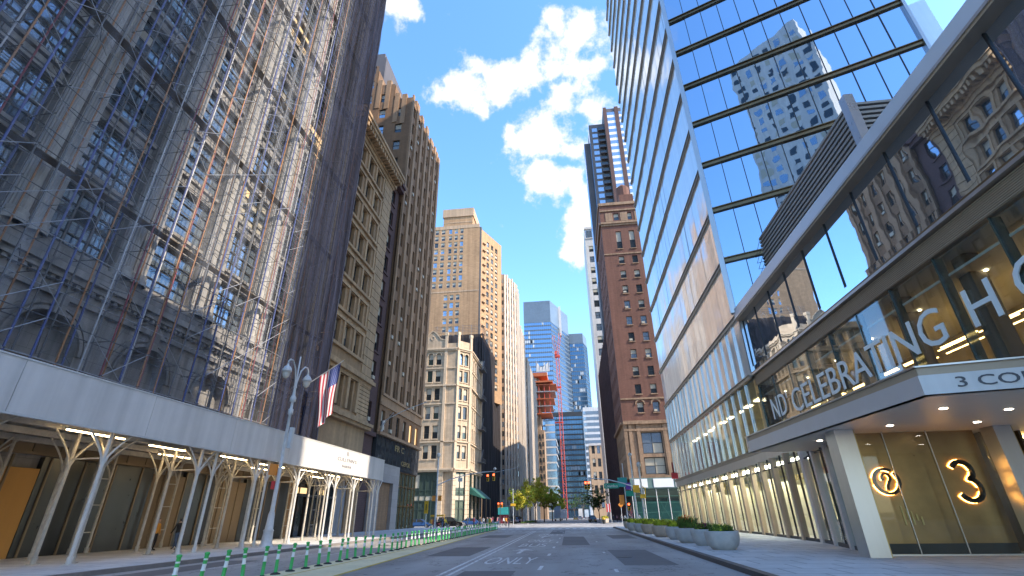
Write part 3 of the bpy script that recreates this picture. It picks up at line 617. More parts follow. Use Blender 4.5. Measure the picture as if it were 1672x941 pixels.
def post(x, y, dirs, m):
    s = MB(); s.tube([(x, y, .15), (x, y, 5.46)], .075, 8); s.box(x - .16, x + .16, y - .16, y + .16, .15, .19); s.tube([(x, y, .19), (x, y, .45)], .11, 8)
    o = s.build('post', M[m], t)
    b = MB()
    for (dx, dy) in dirs:
        pts = [(x + dx * 1.15 * f, y + dy * 1.15 * f, 3.9 + 1.55 * (f ** .62)) for f in (0, .15, .35, .6, .85, 1)]
        b.tube(pts, .045, 6)
    b.build('brace', M[m], o)
for y in py:
    post(-20.85, y, [(0, 1), (0, -1), (-1, 0)], 'galvw'); post(-21.5, y + .75, [(-1, .3), (.4, 1)], 'galv')
    post(-22.6, y + .1, [(0, 1), (0, -1), (-1, 0)], 'galv')
    if int(y) % 2: post(-20.9, y + 1.25, [(0, 1), (-1, 0)], 'galvw')
    post(-25.2, y + 2.2, [(0, 1), (0, -1), (1, 0)], 'galv'); post(-27.5, y + .3, [(0, 1), (1, 0)], 'galv'); post(-27.5, y + 1.3, [(0, -1)], 'galv')
for y in py:
    for z in (1.2, 2.6, 4.0): s = MB(); s.bar((-27.5, y + .3, z), (-27.5, y + 1.3, z + .02), .05); s.build('rung', M['galv'], t)
    s = MB(); s.bar((-20.85, y, 4.3), (-22.6, y + .1, 4.3), .06); s.build('tie_bar', M['galv'], t)
for i, (x, y, l) in enumerate(((-21.8, 12.0, 2.6), (-21.7, 18.6, 3), (-22.2, 23.6, 2.6), (-21.9, 28.8, 2.6), (-22.4, 33.4, 3.4), (-22, 38.6, 2.6), (-22.4, 43.5, 2.8), (-22, 48, 2.6), (-24.6, 15, 2.6), (-24.6, 27, 2.6), (-24.6, 36, 2.6), (-24.6, 45, 2.6))):
    s = MB(); s.box(x - .1, x + .1, y, y + l, 5.37, 5.44); o = s.build('light_fixture', M['galv'], t)
    s = MB(); s.box(x - .045, x + .045, y + .05, y + l - .05, 5.325, 5.366); s.build('lamp_tube', M['tube'], o)
Fsh = FR((SXF, 0, 0), (0, 1, 0), (1, 0, 0)); s = MB()
put_text(s, 'CULLYNN\'S', Fsh, 41.6, 6.35, 3.9, .3, .001, .02); put_text(s, 'BARBOUR', Fsh, 42.6, 5.85, 1.9, .2, .001, .02); put_text(s, 'B', Fsh, 43.3, 6.86, .4, .34, .001, .02)
s.build('lettering', M['lettergrey'], t)

# ------------------------------------------------------------------ twin street lamp
t = thing('street_lamp', 'tall grey twin-globe street lamp in front of the white shed fascia', 'street lamp', (-19.95, 32.3, .15))
X, Y = -19.95, 32.3
s = MB(); s.lathe([(.42, 0), (.42, .12), (.34, .2), (.3, .9), (.33, .95), (.25, 1.05), (.2, 1.9), (.14, 2.1), (.12, 5.5), (.1, 8.3), (.17, 8.35), (.17, 8.7), (.1, 8.75), (.1, 9.2), (.2, 9.25), (.22, 9.5), (.12, 9.7), (.09, 10.2), (.13, 10.3), (.06, 10.5), (.05, 12.6), (.0, 12.62)], (X, Y, .15), 12)
s.build('pole', M['lampgrey'], t, smooth=True)
for sg, zz in ((-1, 0), (1, -.0)):
    s = MB(); s.tube([(X, Y, 9.9), (X, Y + sg * .12, 10.9), (X, Y + sg * .4, 11.75), (X, Y + sg * .85, 12.2), (X, Y + sg * 1.2, 12.2), (X, Y + sg * 1.38, 12.0), (X, Y + sg * 1.4, 11.8)], [.055] * 7, 8); o = s.build('arm', M['lampgrey'], t, smooth=True)
    s = MB(); s.lathe([(.05, .62), (.08, .5), (.1, .42), (.2, .34), (.31, .16), (.34, .0), (.3, -.04)], (X, Y + sg * 1.4, 11.25), 14); h = s.build('lamp_hood', M['lampgrey'], t, smooth=True)
    s = MB(); s.lathe([(.27, .0), (.26, -.14), (.2, -.34), (.08, -.46), (0, -.47)], (X, Y + sg * 1.4, 11.2), 14); s.build('globe', M['lens'], h, smooth=True)
s = MB(); s.box(X + .1, X + .36, Y + .1, Y + .36, 6.2, 7.6); s.build('equipment_box', M['lampgrey'], t)
s = MB(); s.box(X - .14, X - .1, Y - 1.0, Y - .08, 4.4, 5.1); s.build('parking_sign', M['orange'], t)
s = MB(); s.box(X - .13, X - .1, Y - .48, Y - .1, 3.55, 4.05); s.build('notice_sign', M['redp'], t)

# ------------------------------------------------------------------ hanging flag
t = thing('flag', 'american flag hanging from a slanted pole above the white shed', 'flag', (-27, 43.9, 13))
s = MB(); s.tube([(-28.2, 44.1, 12.4), (-22.4, 43.9, 16.1)], [.06, .035], 8); s.build('flagpole', M['galvw'], t)
s = MB(); s.lathe([(0, -.09), (.09, 0), (0, .09)], (-22.35, 43.9, 16.13), 10); s.build('finial', M['gold'], t)
A, Bq = Vector((-22.7, 43.9, 15.9)), Vector((-24.7, 43.97, 14.65)); nu, nv = 26, 40; DL = 5.0
def FP(i, j):
    u, v = i / nu, j / nv; p = A.lerp(Bq, u * (1 - .42 * v)) ; p.z = A.lerp(Bq, u).z - DL * v - .25 * v * u
    p.x += -.25 * v; p.y += .16 * math.sin(u * 11 + v * 1.5) * (.25 + v) + .08 * math.sin(v * 7 + u * 3)
    return p
s = MB(); st = MB()
for i in range(nu):
    for j in range(nv):
        can = j < nv * .4 and i < 14
        s.face([FP(i, j), FP(i + 1, j), FP(i + 1, j + 1), FP(i, j + 1)], 2 if can else (0 if (i // 2) % 2 == 0 else 1))
for r in range(9):
    for c in range(6 if r % 2 == 0 else 5):
        i = (c + (.5 if r % 2 else 0) + .6) * 14 / 6.4; j = (r + .8) * nv * .4 / 9.6
        for off in (.012, -.012):
            pts = []
            for k in range(10):
                a = PI / 2 + k * PI / 5; rad = .62 if k % 2 == 0 else .26
                p = FP(i + rad * math.cos(a) * 1.0, j + rad * math.sin(a) * .62); p.y += -off * 1.0; pts.append(p)
            st.face(pts)
fl = s.build('cloth', [M['flagred'], M['flagwhite'], M['flagblue']], t, smooth=True); st.build('star', M['flagwhite'], fl, kind='stuff')

# ------------------------------------------------------------------ beige limestone office block
B = Bld('limestone_office_block', 'beige limestone office block with ledges and projecting cornice beside the scaffold', 'building', (XF, 56, .15))
F = FR((XF, 47.85, 0), (0, 1, 0), (1, 0, 0)); W = 16.7
us = spans(1.0, 2.95, 1.75, 4); vs = [(21.6 + 4.62 * i, 24.7 + 4.62 * i) for i in range(7)]
B.facade(F, W, 56, us, [(14.3, 18.2)] + vs, .55, v_start=13.4, ac=.14, mix=(.55, .18, .25, .02, 0))
for (a, b) in vs:
    B.trim.fbox(F, .55, 12.95, a - .45, a - .05, -.02, .34); B.trim.fbox(F, .55, 12.95, b + .12, b + .5, -.02, .22)
    for k in range(5): B.trim.fbox(F, .52 + 2.95 * k, .98 + 2.95 * k, a - .05, b + .12, -.02, .2)
    for k in range(4): B.trim.fbox(F, 1.3 + 2.95 * k, 2.45 + 2.95 * k, b + .6, a + 4.05, -.02, .07)
for k in range(5): B.trim.fbox(F, .45 + 2.95 * k, 1.05 + 2.95 * k, 14.3, 18.25, -.02, .35)
for v0, v1, n in ((12.6, 13.0, .75), (13.0, 13.4, 1.05), (13.4, 13.9, .4), (18.3, 18.8, .3), (18.8, 19.3, .7), (19.3, 19.6, .5), (53.2, 53.8, .3), (53.8, 54.6, .55), (54.9, 55.5, 1.7), (55.5, 56.0, 1.9)): B.trim.fbox(F, 0, W + (.5 if n > .5 else 0), v0, v1, -.02, n)
for i in range(20): B.trim.fbox(F, .3 + i * .84, .7 + i * .84, 54.1, 54.88, .5, 1.55)
for i in range(26): B.trim.fbox(F, 13.2 + (.12 if i % 2 else 0), 16.5 - (.12 if i % 2 else 0), 19.9 + i * 1.3, 21.1 + i * 1.3, -.02, .13)
for i in range(9): B.trim.fbox(F, 13.1, 16.6, 13.95 + i * .52, 14.38 + i * .52, -.02, .22)
B.trim.fbox(F, 0, W, 8.4, 12.6, -.02, .02)
B.wall.box(-60, XF - .6, 47.9, 64.5, 0, 56, 0); B.wall.box(-60, XF - 1, 47.9, 64.5, 56, 60.5, 1); B.wall.box(-59, XF - 3.5, 48.4, 64, 60.5, 62.6, 1)
# base: recessed dark opening with piers, shopfronts below
w = B.wall; w.fbox(F, 0, 1.2, 0, 8.4, -.6, -.01); w.fbox(F, 11.3, 12.6, 5.4, 8.4, -.6, -.01); w.fbox(F, 13.8, W, 0, 8.4, -.6, -.01)
B.finish([M['beige'], M['brown']], M['beige_t'], sub=True, tname='cornice')
s = MB(); s.fbox(F, 1.2, 13.8, 5.6, 8.3, -.9, -.8, 0); s.build('dark_recess', M['g_dark'], B.t)
s = MB()
for k in range(9): s.fbox(F, 1.2 + k * 1.4, 1.28 + k * 1.4, 5.6, 8.38, -.79, -.7)
s.fbox(F, 1.2, 11.25, 5.2, 5.58, -.6, .05); s.build('recess_mullion', M['darkmetal'], B.t)
s = MB(); s.fbox(F, 1.2, 11.3, .15, 5.15, -.5, -.4, 0); o = s.build('shopfront', M['g_dark'], B.t)
s = MB()
for k in range(7): s.fbox(F, 1.2 + k * 1.66, 1.34 + k * 1.66, .15, 5.15, -.39, -.2)
s.fbox(F, 1.2, 11.3, 3.9, 4.1, -.39, -.22); s.build('shopfront_frame', M['darkmetal'], o)
s = MB(); s.fbox(F, 2.2, 5.0, 4.2, 4.75, -.38, -.3); s.fbox(F, 7.3, 8.8, 4.2, 4.7, -.38, -.3); s.build('lit_sign', M['lit'], o)
s = MB(); s.fbox(F, 11.31, 13.79, .15, 5.39, -.3, -.2); s.build('grey_panel', M['greywall'], B.t)

# ------------------------------------------------------------------ narrow maroon building
B = Bld('narrow_maroon_building', 'narrow dark maroon brick building squeezed beside the beige limestone block', 'building', (XF, 66.7, .15))
F = FR((XF - .5, 64.6, 0), (0, 1, 0), (1, 0, 0)); W = 4.3
B.facade(F, W, 57, [(1.0, 2.6)], [(14.2, 17.2)] + [(20.2 + 4.5 * i, 23.2 + 4.5 * i) for i in range(8)], .4, ac=.3, mix=(.7, .2, .1, 0, 0))
for i in range(9): B.trim.fbox(F, .8, 2.8, 19.85 + 4.5 * i - (0 if i else 0), 20.15 + 4.5 * i, -.02, .22)
B.trim.fbox(F, 0, W, 55.6, 56.4, -.02, .9); B.trim.fbox(F, 0, W, 56.4, 57, -.02, 1.2); B.trim.fbox(F, 0, W, 12.4, 13, -.02, .5)
B.wall.box(-58, XF - 1.1, 64.62, 68.88, 0, 57.5, 0)
B.finish(M['maroon'], M['maroon'], tname='cornice')

# ------------------------------------------------------------------ dark brown setback tower
B = Bld('brown_setback_tower', 'dark brown brick tower with window columns and stepped upper corner', 'building', (XF, 79, .15))
YA, YB = 69.0, 89.6; F = FR((XF, YA, 0), (0, 1, 0), (1, 0, 0)); W = YB - YA
us = spans(1.0, 3.3, 1.45, 6); vs = [(19.2 + 4.42 * i, 21.9 + 4.42 * i) for i in range(14)]
B.facade(F, W, 80.5, us, [(13.6, 16.6)] + vs, .4, v_start=9.2, ac=.22, mix=(.45, .25, .27, .03, 0))
for k in range(7): B.trim.fbox(F, max(.0, -.5 + 3.3 * k + .05), min(W, .62 + 3.3 * k), 19.0, 81.2 + (k % 2) * .5, -.02, .34)
for k in range(6): B.trim.fbox(F, 1.6 + 3.3 * k, 1.82 + 3.3 * k, 21.9, 80.6, -.45, -.25)
for v0, v1, n in ((12.9, 13.3, .5), (17.2, 17.6, .25), (17.6, 18.6, .12), (18.6, 19.0, .4)): B.trim.fbox(F, 0, W, v0, v1, -.02, n)
F2 = FR((-60, YA, 0), (1, 0, 0), (0, -1, 0))                              # north-facing flank above the neighbours, stepped
def step(x0, x1, z1, cols, z0=55):
    FF = FR((x0, YA, 0), (1, 0, 0), (0, -1, 0)); q = MB(); old = B.wall; B.wall = q
    B.facade(FF, x1 - x0, z1, cols, [(z, z + 2.3) for z in [z0 + 3 + 4.4 * i for i in range(int((z1 - z0 - 4) / 4.4) + 1)]], .3, v_start=z0 - 1, mix=(.3, .3, .4, 0, 0))
    B.wall = old; i = len(old.v); old.v += q.v; old.f += [tuple(i + k for k in f) for f in q.f]; old.m += q.m
step(-32.6, XF, 80.5, [(1.0, 2.4)]); step(-36.8, -32.602, 85, [(1.4, 2.8)]); step(-42, -36.802, 90, [(1.2, 2.5), (3.4, 4.6)]); step(-48, -42.002, 94, [(2, 3.4)])
for x0, x1, z in ((-32.6, XF - .5, 80.5), (-36.8, -32.6, 85), (-42, -36.8, 90), (-48, -42, 94)): B.wall.box(x0, x1, YA + .35, YB - .3, z - 26 if x0 > -33 else 50, z - .01, 0)
B.wall.box(-60, XF - .5, YA + .35, YB - .3, 0, 60, 0)
for x, z in ((-30.2, 80.5), (-31.8, 81), (-34, 85), (-36, 85.4), (-38.5, 90), (-41.2, 90.6), (-45, 94)): B.trim.box(x - .5, x + .5, YA - .12, YA + .6, z - 7, z + 1.1)
for k in range(5): B.trim.box(XF - 1.2, XF + .1, YA + 2.5 + k * 4, YA + 3.6 + k * 4, 80.5, 82.2 - .2 * (k % 2))
B.wall.box(-44, -37.5, YA + 4, YB - 5, 90, 99, 1); B.wall.box(-42.5, -39, YA + 6, YB - 7, 99, 103, 1)
# base: stone portal and black glass shop
w = B.wall; w.fbox(F, 0, 3.2, 0, 9.2, -.5, -.01, 2); w.fbox(F, 8.6, 11.2, 0, 9.2, -.5, -.01, 2); w.fbox(F, 3.2, 8.6, 6.6, 9.2, -.5, -.01, 2)
B.finish([M['brown'], M['slate'], M['shopstone']], M['brown_t'], tname='pier')
s = MB(); s.fbox(F, 3.2, 8.6, .15, 6.6, -1.0, -.9); o = s.build('shop_window', M['shop'], B.t)
s = MB()
for k in range(5): s.fbox(F, 3.3 + k * 1.3, 3.42 + k * 1.3, .15, 6.6, -.89, -.75)
s.fbox(F, 3.2, 8.6, 4.6, 4.75, -.89, -.75); s.build('mullion', M['bronze_d'], o)
s = MB(); s.fbox(F, 3.4, 4.9, .15, 4.5, -.885, -.8); s.build('door', M['g_dark'], o)
s = MB(); s.fbox(F, 3.4, 5.1, 4.8, 6.2, -.885, -.84); s.build('lit_transom', M['lit'], o)
s = MB(); s.fbox(F, 11.2, W, .15, 8.5, -.5, -.4); o = s.build('corner_shop_window', M['g_green'], B.t)
s = MB()
for k in range(6): s.fbox(F, 11.3 + k * 1.8, 11.42 + k * 1.8, .15, 8.5, -.39, -.2)
for v in (3.4, 6.3, 8.4): s.fbox(F, 11.2, W, v, v + .16, -.388, -.22)
s.build('mullion', M['bronze'], o)
s = MB(); s.fbox(F, 11.2, W, 8.57, 9.2, -.5, 0); s.fbox(F, .0, W, 9.2, 12.88, -.5, .02); o = s.build('glass_fascia', M['g_dark'], B.t)
s = MB()
for k in range(12): s.fbox(F, .1 + k * 1.8, .16 + k * 1.8, 9.25, 12.85, .02, .07)
s.build('joint', M['darkmetal'], o)
s = MB(); put_text(s, 'CEPOL', F, 11.4, 9.5, 4.6, .7, .021, .08); put_text(s, 'FR C', F, 8.0, 11.4, 4.2, .9, .021, .08); s.build('lettering', M['gold'], B.t)
s = MB()
for k in range(2): s.fbox(F, 14.3 + k * 3.3, 15.6 + k * 3.3, 13.7, 16.5, -.27, -.25)
s.build('lit_upper_window', M['lit'], B.t)
s = MB(); s.tube([(XF, 70.4, 14.8), (XF + 3, 70.8, 16.4), (XF + 6.5, 71.4, 17.8)], .05, 6); s.tube([(XF, 70.4, 13), (XF + .3, 70.4, 15)], .2, 8); s.tube([(XF, 70.2, 14), (XF + 2.6, 68, 15.6)], .05, 6); s.build('bracket_arm', M['lampgrey'], B.t)
# ------------------------------------------------------------------ glass tower on a podium with canopy
T = thing('glass_tower', 'glass tower on a curved-away podium with steel canopy and big white lettering', 'building', (20, 40, .15))
T['label'] = 'glass tower with white fritted side, blue mirror front and steel entrance canopy'
XT = 14.6; YC, YE = 40.0, 78.0; ZT = 116.
zb = [6.25, 11.8, 17.0] + [22.45 + 5.42 * i for i in range(17)]           # floor band heights
# fritted street side, one panel part per storey
Fw = FR((XT, YE, 0), (0, -1, 0), (-1, 0, 0)); Wf = YE - YC
for i in range(len(zb) - 1):
    s = MB()
    for k in range(19):
        tl = R.uniform(-.02, .02); a, b = k * 2.0, (k + 1) * 2.0
        s.face([Fw(a + .012, zb[i], -.02 - tl), Fw(b - .012, zb[i], -.02 + tl), Fw(b - .012, zb[i + 1], -.02 + tl * .5), Fw(a + .012, zb[i + 1], -.02 - tl)])
    s.fbox(Fw, 0, Wf, zb[i], zb[i + 1], -.3, -.09, 0)
    if i > 0: s.build('fritted_panel', M['fritt'], T)
for i, z in enumerate(zb):
    s = MB(); s.fbox(Fw, -.05, Wf + .02, z - .28, z - .02, -.02, .16); s.fbox(Fw, -.05, Wf + .02, z - .02, z + .05, -.02, .26); s.build('floor_band', M['band'], T)
s = MB()
for i in range(2):
    for k in range(19): s.fbox(Fw, k * 2.0 + .06, k * 2.0 + .12, zb[i] + .06, zb[i + 1] - .3, -.02, .13 if i else .09)
s.build('glass_fin', M['fritt'], T)
# second storey of the street side is see-through, with lit rooms
s = MB(); s.fbox(Fw, 0, Wf, 6.35, 11.45, -.06, -.03); s.build('clear_glazing', M['signglass'], T)
s = MB(); s.fbox(Fw, 0, Wf, 6.2, 6.3, -7, -.31); s.fbox(Fw, 0, Wf, 11.5, 11.6, -7, -.31); s.fbox(Fw, 0, Wf, 6.3, 11.5, -7.1, -7)
for k in range(5): s.fbox(Fw, 1 + k * 7.8, 1.5 + k * 7.8, 6.3, 11.5, -2.8, -2.3)
s.build('second_floor_room', M['shop'], T)
s = MB()
for k in range(12): s.fbox(Fw, 1.2 + k * 3.1, 2.6 + k * 3.1, 11.42, 11.46, -3.4, -2.9)
s.build('room_lamp', M['dimlamp'], T)
# mirror front, facing back along the street and turned away
du = Vector((.925, -.38, 0)).normalized(); dn = Vector((du.y, -du.x, 0)); LF = 19.4
Ff = FR((XT, YC, 0), du, dn)
for i in range(2, len(zb) - 1):
    s = MB()
    for k in range(11):
        a, b = k * LF / 11, (k + 1) * LF / 11; tl = R.uniform(-.016, .016); t2 = R.uniform(-.016, .016)
        s.face([Ff(a, zb[i] + .1, -.02), Ff(b, zb[i] + .1, -.02 + tl), Ff(b, zb[i + 1] - .1, -.02 + tl + t2), Ff(a, zb[i + 1] - .1, -.02 + t2)])
    s.build('mirror_panel', M['towerglass'], T)
s = MB()
for k in range(1, 11): s.fbox(Ff, k * LF / 11 - .035, k * LF / 11 + .035, 17, ZT - 2, -.02, .05)
s.build('mullion', M['darkmetal'], T)
for z in zb[2:]:
    s = MB(); s.fbox(Ff, .02, LF, z - .34, z + .02, -.02, .2); s.fbox(Ff, .02, LF, z + .02, z + .1, -.02, .34); s.build('floor_band', M['bronze'], T)
s = MB(); s.fbox(Ff, -.42, .02, 17.2, ZT, -.2, .36); s.build('corner_post', M['steel'], T)
s = MB(); s.fbox(Ff, LF, LF + .22, 17, ZT, -.4, .42); s.build('edge_post', M['steel'], T)
s = MB(); s.fbox(Ff, LF + .22, LF + 1.5, 17, 43.2, -.2, .2); s.build('pale_fin', M['fritt'], T)
# body behind the skins
s = MB(); p0 = Ff(0, 0, -.35); p1 = Ff(LF, 0, -.35); s.prism([(XT + .35, YE - .1), (XT + .35, YC + .2), (p0.x + .5, p0.y), (p1.x, p1.y), (p1.x, YE - .1)], 17.2, ZT - 1, 0)
s.build('core', M['greywall'], T)
s = MB(); s.box(XT + 8, 34, 24, YE - .2, .15, 17.1); s.build('podium_core', M['wallin'], T)
# podium: upper mirror strip, sign storey, bands.  runs back past the camera side
Y0, Y1 = 4.0, 40.0; XG = 14.95
Fp = FR((XG, Y1, 0), (0, -1, 0), (-1, 0, 0)); Wp = Y1 - Y0
for k in range(12):
    s = MB(); a, b = k * 3.0, k * 3 + 3.0; tl = R.uniform(-.012, .012)
    s.face([Fp(a + .02, 12.1, 0), Fp(b - .02, 12.1, tl), Fp(b - .02, 16.5, tl * 1.5), Fp(a + .02, 16.5, tl * .5)])
    s.build('podium_mirror_pane', M['podglass'], T)
for k in range(13): s = MB(); s.fbox(Fp, k * 3 - .03, k * 3 + .03, 12.1, 16.5, -.02, .06); s.build('podium_joint', M['darkmetal'], T)
s = MB(); s.fbox(Fp, 0, Wp, 12.02, 12.45, .0, .1); s.build('glass_sill', M['podglass'], T)
s = MB(); s.fbox(Fp, 0, Wp, 16.5, 16.62, -.3, .58); s.build('soffit_strip', M['soffit_b'], T)
s = MB(); s.fbox(Fp, -.02, Wp, 16.62, 16.75, .3, .64); s.build('edge_trim', M['steel'], T)
s = MB(); s.fbox(Fp, -.02, Wp, 16.75, 17.5, .38, .58); s.build('parapet_panel', M['parapet'], T)
s = MB(); s.box(XT + .02, 34, Y0, 24, 16.9, 17.1); s.box(XT + .02, XT + 8, 24, Y1, 16.9, 17.1); s.build('podium_roof', M['roofm'], T)
s = MB(); s.fbox(Fp, -.02, Wp, 11.72, 11.86, -.1, .36); s.build('edge_trim', M['steel'], T)
s = MB(); s.fbox(Fp, -.02, Wp, 11.87, 12.01, -.1, .26); s.build('bronze_sill', M['bronze'], T)
s = MB(); s.fbox(Fp, 0, Wp, 10.95, 11.71, -.2, .1)
for j in range(9): s.fbox(Fp, 0, Wp, 10.98 + j * .08, 11.02 + j * .08, .1, .15)
s.build('louvre_spandrel', M['soffit_b'], T)
for k in range(12):
    s = MB(); s.fbox(Fp, k * 3 + .04, k * 3 + 2.96, 5.6, 10.94, -.03, 0); s.build('sign_pane', M['signglass'], T)
for k in range(13): s = MB(); s.fbox(Fp, k * 3 - .035, k * 3 + .035, 5.6, 10.94, -.35, .03); s.build('glass_rib', M['g_green'], T)
# the room behind the lettering
s = MB(); s.box(XG + .05, 24, Y0, Y1, 5.45, 5.58, 2); s.box(XG + .3, 24, Y0, Y1, 10.95, 11.05, 1); s.box(23.8, 24, Y0, Y1, 5.6, 10.9, 0); s.box(XG + .3, XG + 2.2, Y0, Y1, 10.1, 10.2, 1)
s.box(XG + .1, 24, Y1 - .2, Y1 - .05, 5.6, 10.9, 0)
for k in range(9): s.box(XG + .8, XG + 1.4, 6 + k * 4.2, 6.6 + k * 4.2, 5.6, 10.9, 0)
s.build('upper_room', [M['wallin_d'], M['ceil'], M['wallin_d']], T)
s = MB()
for k in range(14):
    y = 5 + k * 2.5; hgt = R.uniform(1.2, 3.2); s.box(20.5, 21.2, y, y + 1.9, 5.6, 5.6 + hgt)
    if k % 2: s.box(17.6, 18.1, y, y + 1.2, 5.6, 7 + R.random())
s.build('shelving', M['shelf'], T)
s = MB()
for k in range(12):
    y = 4.5 + k * 3
    for x, z in ((18.2, 8.9), (18.35, 8.6), (20.2, 9.6)): s.box(x, x + .05, y, y + 2.4, z, z + .05)
for k in range(60): x, y, z = R.uniform(19.8, 20.45), R.uniform(5, 39), R.uniform(5.8, 8); s.box(x, x + .06, y, y + R.uniform(.06, .35), z, z + R.uniform(.04, .12))
s.build('strip_lamp', M['striplamp'], T)
s = MB()
for k in range(9): s.lathe([(.07, -.03), (.07, 0)], (XG + 1.3, 6.5 + 4 * k, 10.07), 8)
s.build('downlight', M['dimlamp'], T)
Fl = FR((XG - .05, 39.1, 0), (0, -1, 0), (-1, 0, 0)); s = MB()
put_text(s, 'CELEBRATING', Fl, 4.5, 7.72, 14.9, 1.5, .0, .04); put_text(s, 'H', Fl, 20.75, 7.72, 1.3, 1.42, .0, .04); put_text(s, 'ND', Fl, .9, 7.95, 2.6, 1.45, .0, .04); put_text(s, "'", Fl, 3.75, 8.9, .12, .4, .0, .04); put_text(s, 'O', Fl, 22.9, 7.72, 1.5, 1.42, .0, .04)
s.build('lettering', M['letter'], T)
# first band and ground floor
s = MB(); s.fbox(Fw, 0, Wf + 13, 5.3, 6.1, -.3, .1); s.build('steel_band', M['steel'], T)
gl = [(XT - .05, YE - .1), (XT - .05, 44.5), (13.7, 32.4), (11.6, 23.2)]
segs = []
for a, b in zip(gl[:-1], gl[1:]):
    E_, ln = edge(a, b); n = max(1, round(ln / 3.35)); segs += [(E_, k * ln / n, (k + 1) * ln / n) for k in range(n)]
for i, (E_, a, b) in enumerate(segs):
    s = MB(); s.fbox(E_, a + .06, b - .3, .15, 5.3, -.05, -.02); s.build('shop_pane', M['shopglass'], T)
    s = MB(); s.fbox(E_, b - .34, b + .06, .15, 5.3, -.22, .14); s.build('column', M['soffit_b'] if i < 13 else M['canopyp'], T)
    s = MB(); s.fbox(E_, a + .06, b - .3, 4.6, 4.68, -.08, .0); s.fbox(E_, (a + b) / 2 - .03, (a + b) / 2 + .03, .15, 5.3, -.1, .01); s.fbox(E_, a + .06, b - .3, .15, .32, -.1, .02); s.build('pane_frame', M['darkmetal'], T)
s = MB(); s.box(XT + .1, XT + 7.9, 36, YE - .2, 5.2, 5.3, 1); s.box(XT + 7.6, XT + 7.9, 36, YE - .2, .2, 5.2, 0); s.box(XT - .02, XT + 7.9, 36, YE - .2, .152, .19, 2)
for k in range(11): s.box(XT + 2.2, XT + 2.5, 40 + k * 3.4, 42.3 + k * 3.4, .2, 3.6 + (k % 3) * .4, 0)
s.box(XT + .1, XT + 7.9, YE - .4, YE - .2, .2, 5.2, 0)
s.build('shop_room', [M['shop'], M['ceil'], M['floorin']], T)
s = MB()
for k in range(12): s.box(XT + .8, XT + 1.7, 37 + k * 3.3, 39.6 + k * 3.3, 5.12, 5.19)
s.build('shop_lamp', M['shoplamp'], T)
s = MB(); s.box(14.8, XT + 7.9, 23.5, 36, .152, .19, 2); s.box(17.5, 17.8, 23.5, 36, .2, 5.1, 0)
for k in range(5): s.box(14.9, 16.2, 25 + k * 2.2, 26.2 + k * 2.2, .2, 1.3 + .8 * (k % 2), 1)
s.build('dim_lobby', [M['shelf'], M['bronze_d'], M['floorin']], T)
s = MB()
for k in range(3): s.box(15.2, 15.4, 26 + k * 3, 26.9 + k * 3, 3.9, 3.98)
s.build('lobby_lamp', M['warmlamp'], T)
Fr_ = FR((0, 41.4, 0), (0, -1, 0), (-1, 0, 0)); s = MB(); Fq = FR((XT + 1.9, 41.6, 0), (0, -1, 0), (-1, 0, 0)); put_text(s, 'EUROR', Fq, .2, 3.9, 2.2, .42, 0, .05); s.build('shop_lettering', M['gold'], T)
# entrance canopy
poly = [(9.64, 29.4), (10.26, 15.3), (14.0, 14.45), (25.0, 11.9), (25.0, 29.4)]
can = MB(); can.prism(poly, 4.75, 4.85); o = can.build('canopy', M['soffit'], T)
def can_band(a, b, z0, z1, off, m, name):
    E_, ln = edge(b, a) if False else edge(a, b); q = MB(); q.fbox(E_, -off, ln + off, z0, z1, -.25, off); return q.build(name, M[m], o)
for (a, b) in ((poly[0], poly[1]), (poly[1], poly[3])):
    can_band(a, b, 4.75, 5.32, .004, 'canopyp' if a == poly[0] else 'whitep', 'fascia')
    can_band(a, b, 5.322, 5.56, -.05, 'soffit_b', 'upper_fascia'); can_band(a, b, 5.562, 5.61, .03, 'steel', 'edge_trim')
s = MB(); E_, ln = edge((XT, 29.4), poly[0]); s.fbox(E_, 0, ln, 4.852, 5.56, -.25, -.01); s.build('end_fascia', M['steel_p'], o)
s = MB(); s.prism([(9.75, 29.2), (10.35, 15.5), (24.9, 12.1), (24.9, 29.2)], 5.45, 5.54); s.build('roof', M['steel_p'], o)
E_, ln = edge(poly[1], poly[3]); s = MB(); put_text(s, '3 COLUMBUS', E_, .85, 4.9, 3.9, .3, .005, .03); s.build('lettering', M['letterdark'], o)
s = MB()
for x, y in ((12.2, 17.6), (14.6, 18.2), (12.4, 21), (15.4, 20.8), (17.5, 17.5), (11.5, 25)): s.lathe([(.11, -.012), (.11, 0)], (x, y, 4.748), 10)
s.build('downlight', M['shoplamp'], o)
# canopy columns, bronze wall with backlit numeral and emblem
for x0, x1, y0, y1 in ((10.62, 11.35, 21.7, 22.5), (16.7, 17.35, 21.9, 22.6)):
    s = MB(); s.box(x0, x1, y0, y1, .15, 4.75); q = s.build('column', M['steel'], T)
    s = MB(); s.box(x1, x1 + .05, y0 + .02, y0 + .1, .15, 4.748); s.build('gold_strip', M['gold'], q)
YB_ = 23.0; s = MB()
for a, b in ((11.45, 13.1), (13.12, 14.8), (14.82, 16.69)): s.box(a, b, YB_, YB_ + .3, .55, 4.75)
s.build('bronze_wall', M['brass'], T)
s = MB(); s.box(11.4, 16.69, YB_ + .06, YB_ + .4, .15, .549); s.build('plinth', M['darkmetal'], T)
def arc(cx, cz, r, a0, a1, n, sx=1.): return [(cx + sx * r * math.cos(math.radians(a0 + (a1 - a0) * i / n)), 0, cz + r * math.sin(math.radians(a0 + (a1 - a0) * i / n))) for i in range(n + 1)]
